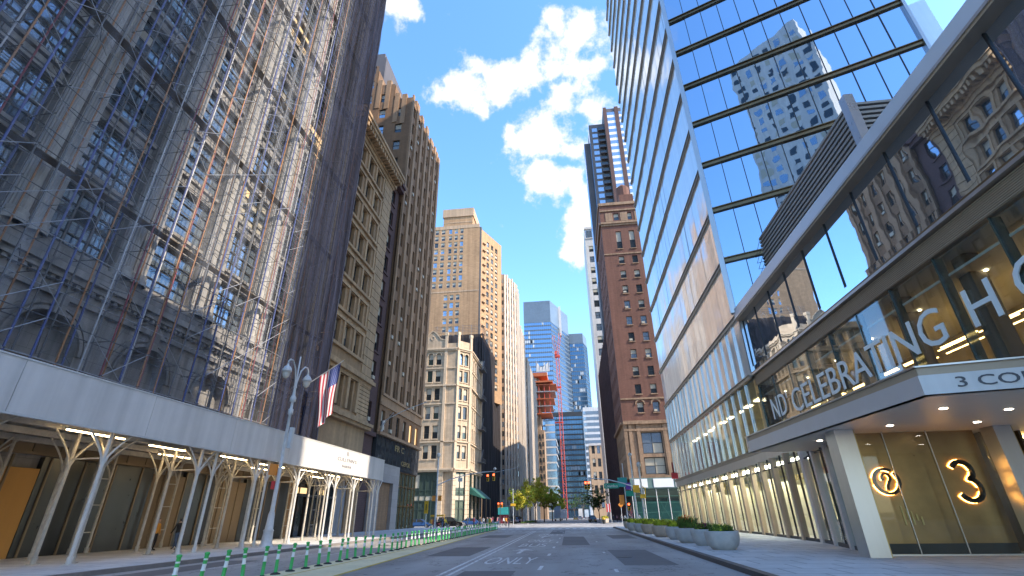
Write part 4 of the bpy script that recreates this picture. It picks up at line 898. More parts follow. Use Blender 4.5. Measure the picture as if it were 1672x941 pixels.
def ribbon(paths, yy, wd, th, m, name):
    q = MB()
    for P in paths:
        for a, b in zip(P[:-1], P[1:]):
            A_ = Vector((a[0], yy, a[2])); B_ = Vector((b[0], yy, b[2])); d = (B_ - A_).normalized() * wd * .18
            q.bar(A_ - d, B_ + d, th, wd)
    return q.build(name, M[m], T)
three = [arc(15.62, 3.14, .36, 150, -60, 14) + arc(15.66, 2.46, .42, 75, -150, 16)]
emb = [arc(12.66, 2.82, .47, 60, 400, 30)]
sw = [arc(12.66, 2.95, .16, -60, 210, 12), [(12.74, 0, 2.8), (12.64, 0, 2.62), (12.62, 0, 2.5)]]
ribbon(three, YB_ - .12, .17, .1, 'darkmetal', 'numeral'); ribbon(emb, YB_ - .12, .11, .1, 'darkmetal', 'emblem_ring'); ribbon(sw, YB_ - .12, .08, .08, 'darkmetal', 'emblem_swirl')
ribbon(three, YB_ - .035, .2, .02, 'halo', 'numeral_backlight'); ribbon(emb, YB_ - .035, .14, .02, 'halo', 'emblem_backlight'); ribbon(sw, YB_ - .035, .06, .02, 'halo', 'swirl_backlight')
s = MB()
for k in range(5): s.box(12.9 + k * .16, 12.96 + k * .16, YB_ - .03, YB_ - .004, 1.2 + .15 * (k % 2), 1.9 - .1 * k)
s.build('small_plaque', M['gold'], T)
s = MB(); s.face([(11.42, YB_ - .42, .2), (16.69, YB_ - .42, .2), (16.69, YB_ - .42, 4.74), (11.42, YB_ - .42, 4.74)]); q = s.build('entrance_glass', M['shopglass'], T)
s = MB()
for x in (12.9, 14.6): s.box(x - .012, x + .012, YB_ - .44, YB_ - .4, .2, 4.74)
s.box(11.4, 16.69, YB_ - .45, YB_ - .39, .15, .21); s.build('glass_joint', M['steel'], q)
s = MB(); s.box(17.36, 25, 23.6, 23.66, .15, 4.75); q = s.build('entrance_glazing', M['shopglass'], T)
s = MB()
for k in range(6): s.box(17.4 + k * 1.4, 17.5 + k * 1.4, 23.5, 23.7, .15, 4.75)
s.box(17.36, 25, 23.5, 23.7, 3.0, 3.15); s.build('entrance_frame', M['bronze_d'], q)
s = MB(); s.box(17.36, 25, 26.8, 27, .15, 4.75); s.build('entrance_back_wall', M['wallin'], T)
s = MB(); s.box(19, 24, 25, 25.1, 4.6, 4.7); s.build('lobby_lamp', M['warmlamp'], T)
# roof louvres
s = MB()
for j in range(17):
    z = 17.3 + j * .34; s.box(16.85, 17.05, 22.6, 37.4, z, z + .17); s.box(17.06, 30, 22.42, 22.62, z, z + .17)
s.build('roof_louvre', M['louv'], T)
s = MB(); s.box(16.7, 17.2, 22.2, 22.75, 17.1, 23.4); s.build('louvre_post', M['steel_p'], T)
s = MB(); s.box(17.3, 30, 22.9, 37.3, 17.11, 22.9); s.build('plant_room', M['darkmetal'], T)
s = MB()
for j in range(8): s.tube([(16.95, 37.4, 18 + j * .7), (16.95, 39.3, 18 + j * .55)], .02, 4)
s.build('roof_rail', M['pgrey'], T)
# small blade sign
t = thing('blade_sign', 'small red and white bracket sign on the far corner of the glass tower', 'sign', (14.4, 74, 7))
s = MB(); s.box(13.3, 14.2, 74, 74.08, 6.2, 7.0, 0); s.box(13.55, 13.75, 74.09, 74.16, 6.2, 8.4, 1); s.build('panel', [M['redp'], M['maroonc']], t)
s = MB(); s.tube([(14.6, 74.04, 6.9), (13.4, 74.04, 7.04)], .035, 6); s.build('bracket', M['darkmetal'], t)

# ------------------------------------------------------------------ planters along the right kerb
def blades(mb, n, rad, h0, h1, c, m, wd=.03, lean=.6):
    for _ in range(n):
        a = R.uniform(0, 2 * PI); r = rad * math.sqrt(R.random()); x, y = c[0] + r * math.cos(a), c[1] + r * math.sin(a)
        b = a + R.uniform(-1.2, 1.2); h = R.uniform(h0, h1); l = lean * R.uniform(.3, 1.2) * h
        dx, dy = math.cos(b), math.sin(b); px, py = -dy * wd, dx * wd
        p0 = (x - px, y - py, c[2]); p1 = (x + px, y + py, c[2]); q0 = (x + dx * l * .4 - px, y + dy * l * .4 - py, c[2] + h * .75); q1 = (x + dx * l * .4 + px, y + dy * l * .4 + py, c[2] + h * .75); tip = (x + dx * l, y + dy * l, c[2] + h)
        mb.face([p0, p1, q1, q0], m); mb.face([q0, q1, tip], m)
def leaves(mb, n, c, r, m, sz=.07):
    for _ in range(n):
        v = Vector((R.gauss(0, 1), R.gauss(0, 1), R.gauss(0, 1))).normalized() * (R.random() ** .4)
        p = Vector(c) + Vector((v.x * r[0], v.y * r[1], v.z * r[2])); a = Vector((R.gauss(0, 1), R.gauss(0, 1), R.gauss(0, .7))).normalized(); b = a.cross(Vector((R.gauss(0, 1), R.gauss(0, 1), R.gauss(0, 1)))).normalized(); s_ = sz * R.uniform(.6, 1.3)
        mb.face([p - a * s_, p + b * s_ * .55, p + a * s_, p - b * s_ * .55], m)
PL = [(6.85, 27.2, 1.0, 'planter', 'gd', 'large grey bowl planter with dark green leaves, first and biggest of the kerb row'),
      (6.75, 30.6, .82, 'planter', 'gp', 'grey bowl planter with red-tinged leaves, second of the kerb row'),
      (6.55, 33.6, 1.0, 'planter', 'of', 'grey bowl planter with tall orange flowers, third of the kerb row'),
      (6.6, 38.0, .9, 'planter', 'l', 'grey bowl planter with low yellow-green plants, fourth of the kerb row'),
      (6.35, 42.6, .98, 'planter_b', 'll', 'tan bowl planter with bright lime foliage, in the sunlit part of the kerb row'),
      (6.3, 49.5, .95, 'planter_b', 'll', 'tan straight planter with spreading lime leaves, sixth of the kerb row'),
      (6.1, 54, .95, 'planter', 'l', 'grey planter with lime leaves beside the yellow signal pole'),
      (5.95, 60, 1.0, 'planter', 'l', 'pale grey planter on the kerb just before the far street crossing'),
      (6.3, 66, .8, 'planter_b', 'gd', 'tan planter with dark leaves close to the crosswalk'),
      (6.4, 71.5, .8, 'planter_b', 'gp', 'last tan planter with reddish leaves at the crosswalk corner')]
for i, (x, y, r, m, kd, lb) in enumerate(PL):
    r *= .8
    t = thing('planter', lb, 'planter', (x, y, .15), 'bowl planters along the right kerb')
    s = MB(); h = .8
    s.lathe([(.62 * r, 0), (.66 * r, .02), (.86 * r, .18), (.96 * r, .4), (r, .62), (1.0 * r, h - .03), (.975 * r, h), (.9 * r, h), (.88 * r, h - .12), (0, h - .13)], (x, y, .15), 36)
    s.build('bowl', M[m], t, smooth=True)
    s = MB(); s.lathe([(0, .69), (.5 * r, .715), (.87 * r, .68)], (x, y, .15), 16); s.build('soil', M['soil'], t)
    f = MB(); c = (x, y, .83)
    if kd in ('gd', 'gp'):
        blades(f, 170, .66 * r, .2, .5, c, 0); leaves(f, 330, (x, y, 0.96), (.7 * r, .7 * r, .2), 0, .075); leaves(f, 120, (x, y, 1.03), (.66 * r, .66 * r, .2), 1, .07)
        if kd == 'gp': leaves(f, 350, (x, y, 1.03), (.66 * r, .66 * r, .22), 2, .08)
    elif kd == 'of':
        blades(f, 260, .66 * r, .3, .85, c, 0); leaves(f, 400, (x, y, 1.03), (.66 * r, .66 * r, .22), 0, .08); leaves(f, 90, (x, y + .1, 1.43), (.7 * r, .7 * r, .25), 3, .07); leaves(f, 200, (x, y, 0.98), (.7 * r, .7 * r, .18), 2, .07)
    else:
        blades(f, 380 if kd == 'll' else 260, .72 * r, .2, .62, c, 1, .035, .7); leaves(f, 350, (x, y, 0.98), (.7 * r, .7 * r, .18), 1, .08); leaves(f, 120, (x, y, 0.96), (.8 * r, .8 * r, .16), 0, .08)
    f.build('foliage', [M['leaf_g'], M['leaf_l'], M['flowerp'], M['flower']], t)
# ------------------------------------------------------------------ ornate corner building
B = Bld('ornate_corner_building', 'ornate pale limestone corner building with gabled parapet and arched top windows', 'building', (-34, 132, .15))
A0, A1, A2, A3 = (-47, 128), (-31.4, 128), (-28.2, 131.6), (-28.2, 148.5)
rows = [(15.6, 19.0), (20.7, 24.1), (25.8, 29.2), (30.9, 34.2), (36.0, 39.2), (40.9, 44.2)]
def oface(a, b, us, top, arched):
    E_, ln = edge(a, b)
    B.facade(E_, ln, top, us, rows, .4, v_start=13.2, mix=(.36, .16, .15, .01, .32), fr=.12)
    for (v0, v1) in rows:
        for (c, d) in us:
            B.trim.fbox(E_, c - .12, d + .12, v0 - .3, v0 - .06, -.02, .22)
            if arched and v0 > 40:
                for k in range(8):
                    q = lambda f: E_((c + d) / 2 - (d - c) * .55 * math.cos(PI * f), v1 - .55 + (d - c) * .6 * math.sin(PI * f), .08)
                    B.trim.bar(q(k / 8), q((k + 1) / 8), .16, .3)
    for v0, v1, n in ((12.4, 12.8, .5), (12.8, 13.2, .8), (19.7, 20.0, .35), (29.7, 30.0, .25), (34.7, 35.1, .5), (39.7, 40.0, .25), (44.9, 45.3, .4), (45.3, 45.7, .65)): B.trim.fbox(E_, 0, ln, v0, v1, -.02, n)
    return E_, ln
E1, l1 = oface(A0, A1, spans(4.9, 2.3, 1.5, 3), 47.2, True)
E1b, _ = edge((-36.2, 127.98), A1)
E2, l2 = oface(A1, A2, spans(.75, 1.9, 1.3, 2), 48, True)
E3, l3 = oface(A2, A3, spans(1.2, 2.7, 1.3, 6), 46.5, True)
for E_, ln, us in ((E1, l1, (3.6, 12.0)), (E2, l2, (0, 4.4)), (E3, l3, (0, 16.5))):
    for u in us: B.trim.fbox(E_, u, u + .75, 13.2, 49.6 if ln < 16 else 47.5, -.02, .35); B.trim.fbox(E_, u - .08, u + .83, 49.6, 50.5, -.3, .45) if ln < 16 else None
s_ = B.wall
i0 = len(s_.v)                                                              # gable
pts = [(4.4, 47.2), (12, 47.2), (12, 48.3), (10.6, 48.6), (9.4, 50.2), (8.2, 51.2), (7.0, 50.2), (5.8, 48.6), (4.4, 48.3)]
s_.face([E1(u, v, 0) for u, v in pts]); s_.face([E1(u, v, -.5) for u, v in pts])
for k in range(len(pts)):
    a, b = pts[k], pts[(k + 1) % len(pts)]; s_.face([E1(*a, 0), E1(*b, 0), E1(*b, -.5), E1(*a, -.5)])
    if k > 1 and k < 8: B.trim.bar(E1(*a, .05), E1(*b, .05), .3, .25)
q = [E1(8.2 + .55 * math.cos(a * PI / 6), 48.9 + .55 * math.sin(a * PI / 6), .06) for a in range(13)]
for a, b in zip(q[:-1], q[1:]): B.trim.bar(a, b, .12, .16)
s_.prism([(-46.9, 128.5), (-31.6, 128.5), (-28.7, 131.8), (-28.7, 148.3), (-46.9, 148.3)], 0, 46.4)
for E_, ln, cols in ((E1, l1, (0, 4.2, 11.9)), (E2, l2, (0, l2 - .9)), (E3, l3, (0, 5.2, 10.6, 16.0))):
    for u in cols:
        for k in range(11): B.trim.fbox(E_, u + .0, u + (1.15 if ln > 6 else .85), .15 + k * 1.12, 1.2 + k * 1.12, -.4, .22)
B.finish([M['ornate']], M['ornate_t'], tname='cornice')
for E_, ln, (a, b) in ((E1, l1, (1.2, 4.1)), (E1, l1, (5.4, 11.8)), (E2, l2, (.9, l2 - .95)), (E3, l3, (1.2, 5.1)), (E3, l3, (6.4, 10.5)), (E3, l3, (11.8, 15.9))):
    s = MB(); s.fbox(E_, a, b, .15, 12.35, -.35, -.25); o = s.build('shop_window', M['g_green'], B.t)
    s = MB(); n = max(2, round((b - a) / 1.5))
    for k in range(n + 1): u = a + (b - a) * k / n; s.fbox(E_, u - .08, u + .08, .15, 12.35, -.24, -.05)
    for v in (.2, 3.6, 5.4, 6.8, 8.0, 12.1): s.fbox(E_, a, b, v, v + .22, -.238, -.08)
    s.build('green_frame', pm('dark_green_frame', (.025, .045, .038), .5, .2, 3) if 'dark_green_frame' not in bpy.data.materials else bpy.data.materials['dark_green_frame'], o)
    s = MB()
    for k in range(n):
        u = a + (b - a) * k / n
        if R.random() < .75: s.fbox(E_, u + .15, u + (b - a) / n - .15, 5.7, 6.7, -.235, -.2)
        if R.random() < .4: s.fbox(E_, u + .15, u + (b - a) / n - .15, 8.6, 11.8, -.235, -.2)
    s.build('lit_pane', M['blind'], o)

# ------------------------------------------------------------------ netted black building, balconies
t = thing('netted_building', 'building wrapped in black netting behind the ornate corner building', 'building', (-29, 165, .15))
s = MB(); s.box(-46, -28.6, 149.6, 198, .15, 56.5); s.build('wall', M['roofm'], t)
s = MB(); zz = [.5 + i * 3 for i in range(20)]
P = lambda x, y, z: (x + .12 * math.sin(y * 1.3 + z * .2), y + .1 * math.sin(x * 1.7 + z * .3), z)
ys = [149.2 + i * 1.8 for i in range(28)]; xs = [-45 + i * 1.5 for i in range(12)]
for a, b in zip(zz[:-1], zz[1:]):
    for c, d in zip(ys[:-1], ys[1:]): s.face([P(-28.2, c, a), P(-28.2, d, a), P(-28.2, d, b), P(-28.2, c, b)])
    for c, d in zip(xs[:-1], xs[1:]): s.face([P(c, 149.2, a), P(d, 149.2, a), P(d, 149.2, b), P(c, 149.2, b)])
s.build('net', M['net_k'], t, smooth=True)
s = MB()
for k in range(5): z = 58.5 + k * .55; s.tube([(-45, 149.2, z), (-28.2, 149.2, z), (-28.2, 170, z)], .06, 4)
for x in range(-44, -28, 3): s.tube([(x, 149.2, 57), (x, 149.2, 61)], .06, 4)
for y in range(150, 172, 3): s.tube([(-28.2, y, 57), (-28.2, y, 61)], .06, 4)
s.build('roof_scaffold', M['pgrey'], t)
t = thing('fire_escape', 'stack of iron balconies on the side of the ornate corner building', 'fire escape', (-27.6, 147, 14))
for k in range(4):
    s = MB(); z = 16 + k * 9.2; s.box(-28.1, -26.5, 144, 148.6, z, z + .15)
    for y in (144, 145.5, 147, 148.6): s.tube([(-26.55, y, z), (-26.55, y, z + 1.1)], .05, 4)
    s.tube([(-26.55, 144, z + 1.1), (-26.55, 148.6, z + 1.1)], .06, 4); s.bar((-27.2, 144.4, z), (-27.2, 148, z + 4), .25, .1); s.build('balcony', M['pgrey'], t)

# ------------------------------------------------------------------ tan apartment tower
B = Bld('tan_apartment_tower', 'tall tan brick apartment tower with flat penthouse above the ornate building', 'building', (-45, 170, .15), fr='framew')
F, ln = edge((-58, 165), (-33, 165))
B.facade(F, ln, 112, spans(6.1, 2.75, 1.6, 2) + [(12.0, 13.4), (14.4, 15.8), (16.8, 18.2)], [(z, z + 2.2) for z in [83.4 + 3.12 * i for i in range(9)]], .25, v_start=82, mix=(.2, .3, .5, 0, 0))
B.facade(F, ln, 82.001, spans(11.2, 2.4, 1.5, 3), [(z, z + 2.2) for z in [45 + 3.3 * i for i in range(11)]], .25, v_start=40, mix=(.25, .3, .45, 0, 0))
B.trim.fbox(F, 0, ln, 110.6, 112.2, -.02, .12); B.trim.fbox(F, 0, ln, 81.3, 81.9, -.02, .1); B.trim.fbox(F, 0, ln, 62, 62.3, -.02, .06)
F2, l2 = edge((-32.4, 165.8), (-26.2, 180.5))
B.facade(F2, l2, 110, spans(4.2, 3.3, 1.9, 3), [(z, z + 2.3) for z in [44.5 + 3.3 * i for i in range(19)]], .3, v_start=40, mix=(.35, .35, .3, 0, 0))
for k in range(19): B.trim.fbox(F2, 1.0, 3.0, 44.2 + 3.3 * k, 44.5 + 3.3 * k, -.02, .8)
B.wall.prism([(-58, 165.4), (-33, 165.4), (-33, 166.2), (-26.8, 180.3), (-30, 186), (-58, 186)], 40, 109.8)
B.wall.box(-33.4, -32.3, 165.5, 168.5, 40, 111, 1)
F3, l3 = edge((-49, 166.6), (-36.4, 166.6)); B.wall.box(-49, -36.4, 166.6, 180, 109, 120.5); B.trim.box(-49.4, -36, 166.2, 180.4, 117.6, 121.6)
B.trim.fbox(F3, 0, l3, 114.6, 115, -.02, .1)
B.finish([M['tanbrick'], M['roofm']], M['tan_t'], tname='parapet')
s = MB()
for k in range(8): s.tube([(-35.6 + k * .9, 167 + k * 1.6, 110), (-35.6 + k * .9, 167 + k * 1.6, 114 - k * .2)], .07, 4)
s.tube([(-35.6, 167, 114), (-29.3, 178.2, 112.6)], .08, 4); s.build('roof_rail', M['framew'], B.t)

# ------------------------------------------------------------------ striped towers
def striped(name, label, poly, z0, z1, pitch, wallm, pierm, base=0):
    B = Bld(name, label, 'building', (poly[0][0], poly[0][1], .15)); wn = MB(); pr = MB()
    for a, b in zip(poly[:-1], poly[1:]):
        E_, ln = edge(a, b); n = max(2, round(ln / pitch)); st = ln / n
        for k in range(n):
            q = MB(); z = z0 + 2
            while z < z1 - 2.4:
                q.fbox(E_, k * st + st * .56, k * st + st * .93, z, z + 2.0, -.12, .02, R.choices((1, 2, 3), (.6, .25, .15))[0]); z += 3.5
            q.build('window_column', WM(), B.t); pr.fbox(E_, k * st, k * st + st * .5, z0, z1 + (k % 2) * .9, -.1, .32)
        B.wall.face([E_(0, z0), E_(ln, z0), E_(ln, z1), E_(0, z1)])
    B.wall.prism([(p[0], p[1] + .05) for p in poly] + [(-60, poly[-1][1]), (-60, poly[0][1])], z0, z1 - .05)
    pr.build('pier', pierm, B.t); B.finish(wallm, pierm); return B
striped('striped_tower', 'slim stone tower with pale vertical piers beside the tan apartment tower', [(-40, 190), (-26.6, 190.5), (-22.4, 201.5), (-22.4, 214)], 0, 101, 2.3, M['stripe_w'], M['stripe'])
striped('stepped_striped_block', 'lower stepped stone block with pale piers behind the slim striped tower', [(-40, 214.2), (-22.2, 214.3), (-22.2, 238)], 0, 85, 2.4, M['stripe_w'], M['stripe'])
striped('warm_striped_block', 'warm stone block with narrow vertical piers beside the orange construction deck', [(-40, 238.4), (-21.5, 238.5), (-21.5, 296)], 0, 76, 2.5, M['stripe_w'], M['stripe'])
# ------------------------------------------------------------------ building under construction and crane
t = thing('unfinished_building', 'unfinished concrete building with orange safety decks on top', 'building', (-19, 312, .15))
s = MB(); s.box(-40, -17.8, 305, 330, .15, 50); s.box(-40, -20, 309, 330, 50, 86); s.build('wall', M['stripe_w'], t)
s = MB(); s.box(-34, -21.6, 308.4, 309, 58, 84); s.build('white_sheeting', M['palestone'], t)
for k in range(5):
    s = MB(); z = 60 + k * 4.6; s.box(-22, -12.5 + k * .9, 305.5, 325, z, z + .6); s.build('floor_slab', M['greywall'] if k % 2 else M['orangep'], t)
s = MB()
for k in range(4):
    for x in (-20.5, -17, -13.6): s.box(x, x + .5, 306, 306.5, 60.6 + k * 4.6, 64.6 + k * 4.6)
s.build('prop', M['crane'], t)
s = MB(); s.box(-26, -14.5, 304.5, 322, 84, 86.4); s.box(-22.5, -11, 304.8, 322, 80, 81); s.build('orange_deck', M['orangep'], t)
s = MB()
for k in range(9):
    a, b = -21.5 + k, -20.5 + k; za, zb_ = 95 - 3.2 * math.sin(k * .5), 95 - 3.2 * math.sin((k + 1) * .5); s.face([(a, 304.6, 87), (b, 304.6, 87), (b, 304.6 + .3 * (k % 2), zb_ - k * .6), (a, 304.6 + .3 * ((k + 1) % 2), za - k * .6)])
s.build('tarpaulin', M['palestone'], t)
F, ln = edge((-24, 304.8), (-12.5, 304.8))
for r in range(9):
    s = MB()
    for k in range(3): s.fbox(F, .9 + k * 1.9, 2.0 + k * 1.9, 8 + r * 4.6, 10.6 + r * 4.6, .21, .3, 1)
    s.build('window', WM(), t)
t2 = thing('curved_glass_block', 'low glazed block with pale curved ledges under the red crane', 'building', (-12, 330, .15))
s = MB(); s.box(-17.7, -11.5, 318, 350, .15, 58); s.build('wall', M['blueglass'], t2)
s = MB()
for k in range(12): s.box(-17.75, -11.3 + .4 * math.sin(k), 317.8, 350.2, 4 + k * 4.6, 4.9 + k * 4.6)
s.build('ledge', M['paleband'], t2)
t = thing('tower_crane', 'red lattice tower crane mast standing before the dark glass towers', 'crane', (-7.5, 330, .15))
s = MB(); x0, x1, y0, y1 = -8.7, -6.7, 329, 331; zt = 104
for x in (x0, x1):
    for y in (y0, y1): s.tube([(x, y, .15), (x, y, zt)], .2, 5)
z = .5; k = 0
while z < zt - 3:
    for a, b in (((x0, y0), (x1, y0)), ((x1, y0), (x1, y1)), ((x0, y1), (x0, y0))):
        p, q = (a, b) if k % 2 else (b, a); s.tube([(p[0], p[1], z), (q[0], q[1], z + 3)], .1, 4); s.tube([(p[0], p[1], z), (q[0], q[1], z)], .1, 4)
    z += 3; k += 1
s.build('mast', M['crane'], t)
s = MB(); s.box(-9.6, -5.8, 328.4, 331.6, zt, zt + 1.4); s.box(-9.5, -7.9, 327.6, 329, zt + 1.5, zt + 4); s.build('cab', M['crane'], t)
s = MB()
for dx in (-.7, .7):
    s.tube([(-7.7 + dx, 330, zt + 1.4), (-10 + dx, 331, zt + 13), (-9.6 + dx, 331, zt + 17)], .16, 4); s.tube([(-7.7 + dx, 330, zt + 1.4), (-5.2 + dx, 329.4, zt + 15), (-5.1 + dx, 329.4, zt + 18)], .16, 4)
for k in range(7): f = k / 7; s.tube([(-8.4 - 2.3 * f, 330 + f, zt + 1.4 + 11.6 * f), (-7 + 1.8 * f - .0, 330 - .6 * f, zt + 3 + 12 * f)], .09, 4)
s.build('jib', M['crane'], t)
s = MB(); s.box(-14, -6, 329.5, 330.5, 58, 59); s.box(-14, -6, 329.5, 330.5, 82, 83); s.build('mast_tie', M['crane'], t)

# ------------------------------------------------------------------ far glass towers
def glass(name, label, x0, x1, y0, y1, z1, gm, sm, fl, crown=0, bandf=.36, sk=0., nb=60, bm='paleband'):
    """glazed tower on a four-sided plan; sk swings its street side outwards with distance"""
    t = thing(name, label, 'building', ((x0 + x1) / 2, y0, .15)); PO = lambda e: [(x0 - e, y0 - e), (x1 + e, y0 - e), (x1 + sk + e, y1 + e), (x0 - e, y1 + e)]
    s = MB(); s.prism(PO(0), .15, z1); s.build('glass_wall', gm, t)
    s = MB(); z = 6
    while z < z1 - crown: s.prism(PO(.13), z, z + fl * bandf); z += fl
    s.build('spandrel_band', sm, t)
    s = MB(); P = PO(.14)
    for a, b in ((P[0], P[1]), (P[1], P[2])):
        E_, ln = edge(a, b); n = max(2, int(ln / 2.3))
        for k in range(n + 1): s.fbox(E_, ln * k / n - .09, ln * k / n + .09, .15, z1 - crown, 0, .18)
    s.build('mullion', M['darkmetal'], t)
    if crown: s = MB(); s.prism(PO(.2), z1 - crown, z1 + .3); s.build('crown_screen', sm, t)
    q = MB()
    for _ in range(nb):
        k = R.randrange(int((x1 - x0) / 2.2)); x = x0 + k * 2.2; z = 6 + fl * R.randrange(1, int((z1 - crown) / fl) - 1) + fl * bandf; q.box(x + .2, x + R.choice((2, 2, 4.2)), y0 - .2, y0 - .1, z + .1, z + fl * (1 - bandf) - .1)
    q.build('blind', M[bm], t)
    return t
t = glass('blue_glass_tower', 'blue glass office tower with pale floor bands behind the red crane', -47, -17.2, 500, 549, 224, M['blueglass'], M['bluespan'], 5.2, 26, sk=19.2)
s = MB(); s.box(-8.0, -5.6, 523, 529, 190, 226); s.build('pale_shaft', M['palestone'], t)
glass('dark_glass_tower', 'dark blue glass tower closing the end of the avenue', -9, 18.9, 560, 580, 204, M['blueglass2'], M['bluespan'], 5.0, 12, .25, sk=5.2)
glass('dark_low_block', 'dark low office block at the foot of the two glass towers', -22, 11, 470, 495, 92, M['blueglass2'], M['darkmetal'], 4.6, 4, .3, nb=26, bm='bluespan')

# ------------------------------------------------------------------ red brick tower
B = Bld('red_brick_tower', 'red brick tower with brown stone lower storeys next to the glass tower', 'building', (18, 130, .15))
F, ln = edge((12.8, 128), (26, 128))
us = [(4.15, 5.75), (8.1, 9.7)]
vs = [(25.6, 28.2)] + [(30.4 + 4.86 * i, 32.9 + 4.86 * i) for i in range(9)] + [(74.4, 80.6)]
B.facade(F, ln, 91, us, [(10.2, 13.8), (14.6, 19.0)] + vs, .4, v_start=23, mi=0, mix=(.4, .3, .25, .05, 0)) if False else None
B.facade(F, ln, 91, us, vs + [(84.6, 87.2)], .4, v_start=23.2, mi=0, ac=.2, mix=(.45, .27, .25, .03, 0))
B.facade(F, ln, 23.2, [(4.2, 9.3)], [(10.6, 14.6), (15.4, 20.6)], .5, v_start=9.6, mi=1, mix=(.05, .45, .5, 0, 0), grid=(2, 2), fr=.2)
for (a, b) in vs:
    for (c, d) in us: B.trim.fbox(F, c - .15, d + .15, a - .32, a - .06, -.02, .25)
for v0, v1, n in ((9.6, 10.3, .5), (20.9, 21.5, .35), (22.6, 23.2, .7), (23.2, 23.5, .4), (28.9, 29.3, .3), (72.4, 72.8, .2), (82.6, 83.2, .3), (83.2, 83.9, .6), (88, 88.5, .3), (90.2, 91.2, .35)): B.trim.fbox(F, 0, ln, v0, v1, -.02, n)
for (c, d) in us:
    for k in range(8):
        q = lambda f: F((c + d) / 2 - 1.15 * math.cos(PI * f), 27.6 + 1.3 * math.sin(PI * f), .05); B.trim.bar(q(k / 8), q((k + 1) / 8), .25, .4)
for u in (0, 1.2, 3.2, 9.7, 11.8): B.trim.fbox(F, u, u + .85, 9.6, 22.6, -.02, .3)
for u in (1.6, 6.2, 10.6): B.trim.fbox(F, u, u + 2.2, 84.3, 87.4, -.02, .1)
F2, l2 = edge((12.8, 152), (12.8, 128)); F2 = FR((12.8, 152, 0), (0, -1, 0), (-1, 0, 0))
B.facade(F2, 24, 91, spans(1.6, 3.7, 1.5, 6), vs, .35, v_start=23.2, mix=(.5, .3, .2, 0, 0))
B.facade(F2, 24, 23.2, spans(1.6, 3.7, 1.7, 6), [(10.6, 14.6), (15.6, 20)], .35, v_start=9.6, mi=1, mix=(.6, .3, .1, 0, 0))
for v0, v1, n in ((9.6, 10.3, .5), (22.6, 23.2, .7), (83.2, 83.9, .6), (90.2, 91.2, .35)): B.trim.fbox(F2, 0, 24, v0, v1, -.02, n)
B.wall.box(13.3, 40, 128.6, 151.8, 0, 90.8, 0)
B.finish([M['redbrick'], M['redstone']], M['redstone'], sub=True, tname='stone_band')
s = MB(); s.fbox(F, 0, ln, .15, 9.55, -.4, -.3); s.fbox(F2, 0, 24, .15, 9.55, -.4, -.3); s.build('shopfront', M['g_green'], B.t)
s = MB(); s.box(20, 24.5, 132, 137, 91, 97); s.lathe([(2.2, 97), (2.2, 102), (.2, 104)], (22, 136, 0), 12); s.build('water_tank', M['redbrick'], B.t)
# green shed at its foot
t = thing('green_shed', 'green plywood sidewalk shed with white sign boards at the foot of the red brick tower', 'sidewalk shed', (20, 125.5, .15))
s = MB(); s.box(12.6, 30, 124.4, 124.6, 7.3, 9.6, 0); s.box(12.6, 30, 124.61, 127.5, 7.2, 7.5, 0); s.build('parapet', M['leaf_g'] if False else M['tealc'], t)
s = MB()
for a, b in ((13.6, 16.6), (18, 22.6), (23, 24.6), (25.5, 28.6)): s.box(a, b, 124.28, 124.38, 7.5, 9.4)
s.build('sign_board', M['signwhite'], t)
s = MB(); s.box(13, 30, 126.9, 127.1, .15, 4.6, 0); s.build('hoarding', M['green_p'], t)
for x in (12.8, 15.6, 18.4, 21.2, 24, 26.8):
    s = MB(); s.tube([(x, 124.7, .15), (x, 124.7, 7.2)], .09, 6); s.build('post', M['galvw'], t)
s = MB()
for z in (2.2, 4.2, 5.6): s.tube([(12.8, 124.7, z), (29, 124.7, z)], .06, 5)
for x in (18.4, 24): s.tube([(x, 124.72, .3), (x + 2.8, 124.72, 5.6)], .05, 5); s.tube([(x + 2.8, 124.74, .3), (x, 124.74, 5.6)], .05, 5)
s.build('rail', M['green_p'], t)

# ------------------------------------------------------------------ right-hand towers behind
B = Bld('balcony_tower', 'tall dark tower with white balcony bands rising behind the red brick tower', 'building', (30, 216, .15))
t = B.t; s = MB(); s.box(30, 54, 215, 232, .15, 219.5); s.box(21.1, 30, 218, 232, .15, 211); s.box(17.9, 21.1, 223.5, 232, .15, 202); s.build('wall', M['slate'], t)
for k in range(24):
    z = 112 + k * 4.36; s = MB()
    for x0, x1 in ((32, 36.4), (38.8, 43.5), (46, 50.4)): s.box(x0, x1, 214.8, 215, z, z + 1.9)
    s.build('white_band', M['signwhite'], t)
    s = MB()
    for x0, x1 in ((32, 36.4), (38.8, 43.5), (46, 50.4)): s.box(x0, x1, 214.85, 215, z + 1.92, z + 4.3, 2)
    s.build('window_band', WM(), t)
s = MB()
for x0, x1 in ((30.0, 31.9), (36.5, 38.7), (43.6, 45.9)): s.box(x0, x1, 214.5, 214.98, 90, 220.3)
s.build('dark_pier', M['maroon'], t)
for k in range(22):
    z = 115 + k * 4.3; s = MB(); s.box(22.6, 25.6, 217.8, 218, z, z + 2.7, 2); s.box(26.1, 29.7, 217.7, 218, z, z + 3.2, 1); s.build('window', WM(), t)
    s = MB(); s.box(26.1, 29.8, 216.2, 217.7, z - .35, z); s.build('balcony_slab', M['slate'], t)
s = MB(); s.box(17.7, 17.88, 223.8, 231.8, 110, 202); s.box(20.9, 21.08, 218.5, 223.4, 110, 209); s.build('blue_side_glass', M['blueglass'], t)
B = Bld('pale_slim_tower', 'slim pale grey tower with a column of square windows', 'building', (18, 262, .15))
F, ln = edge((15.2, 260), (30, 260))
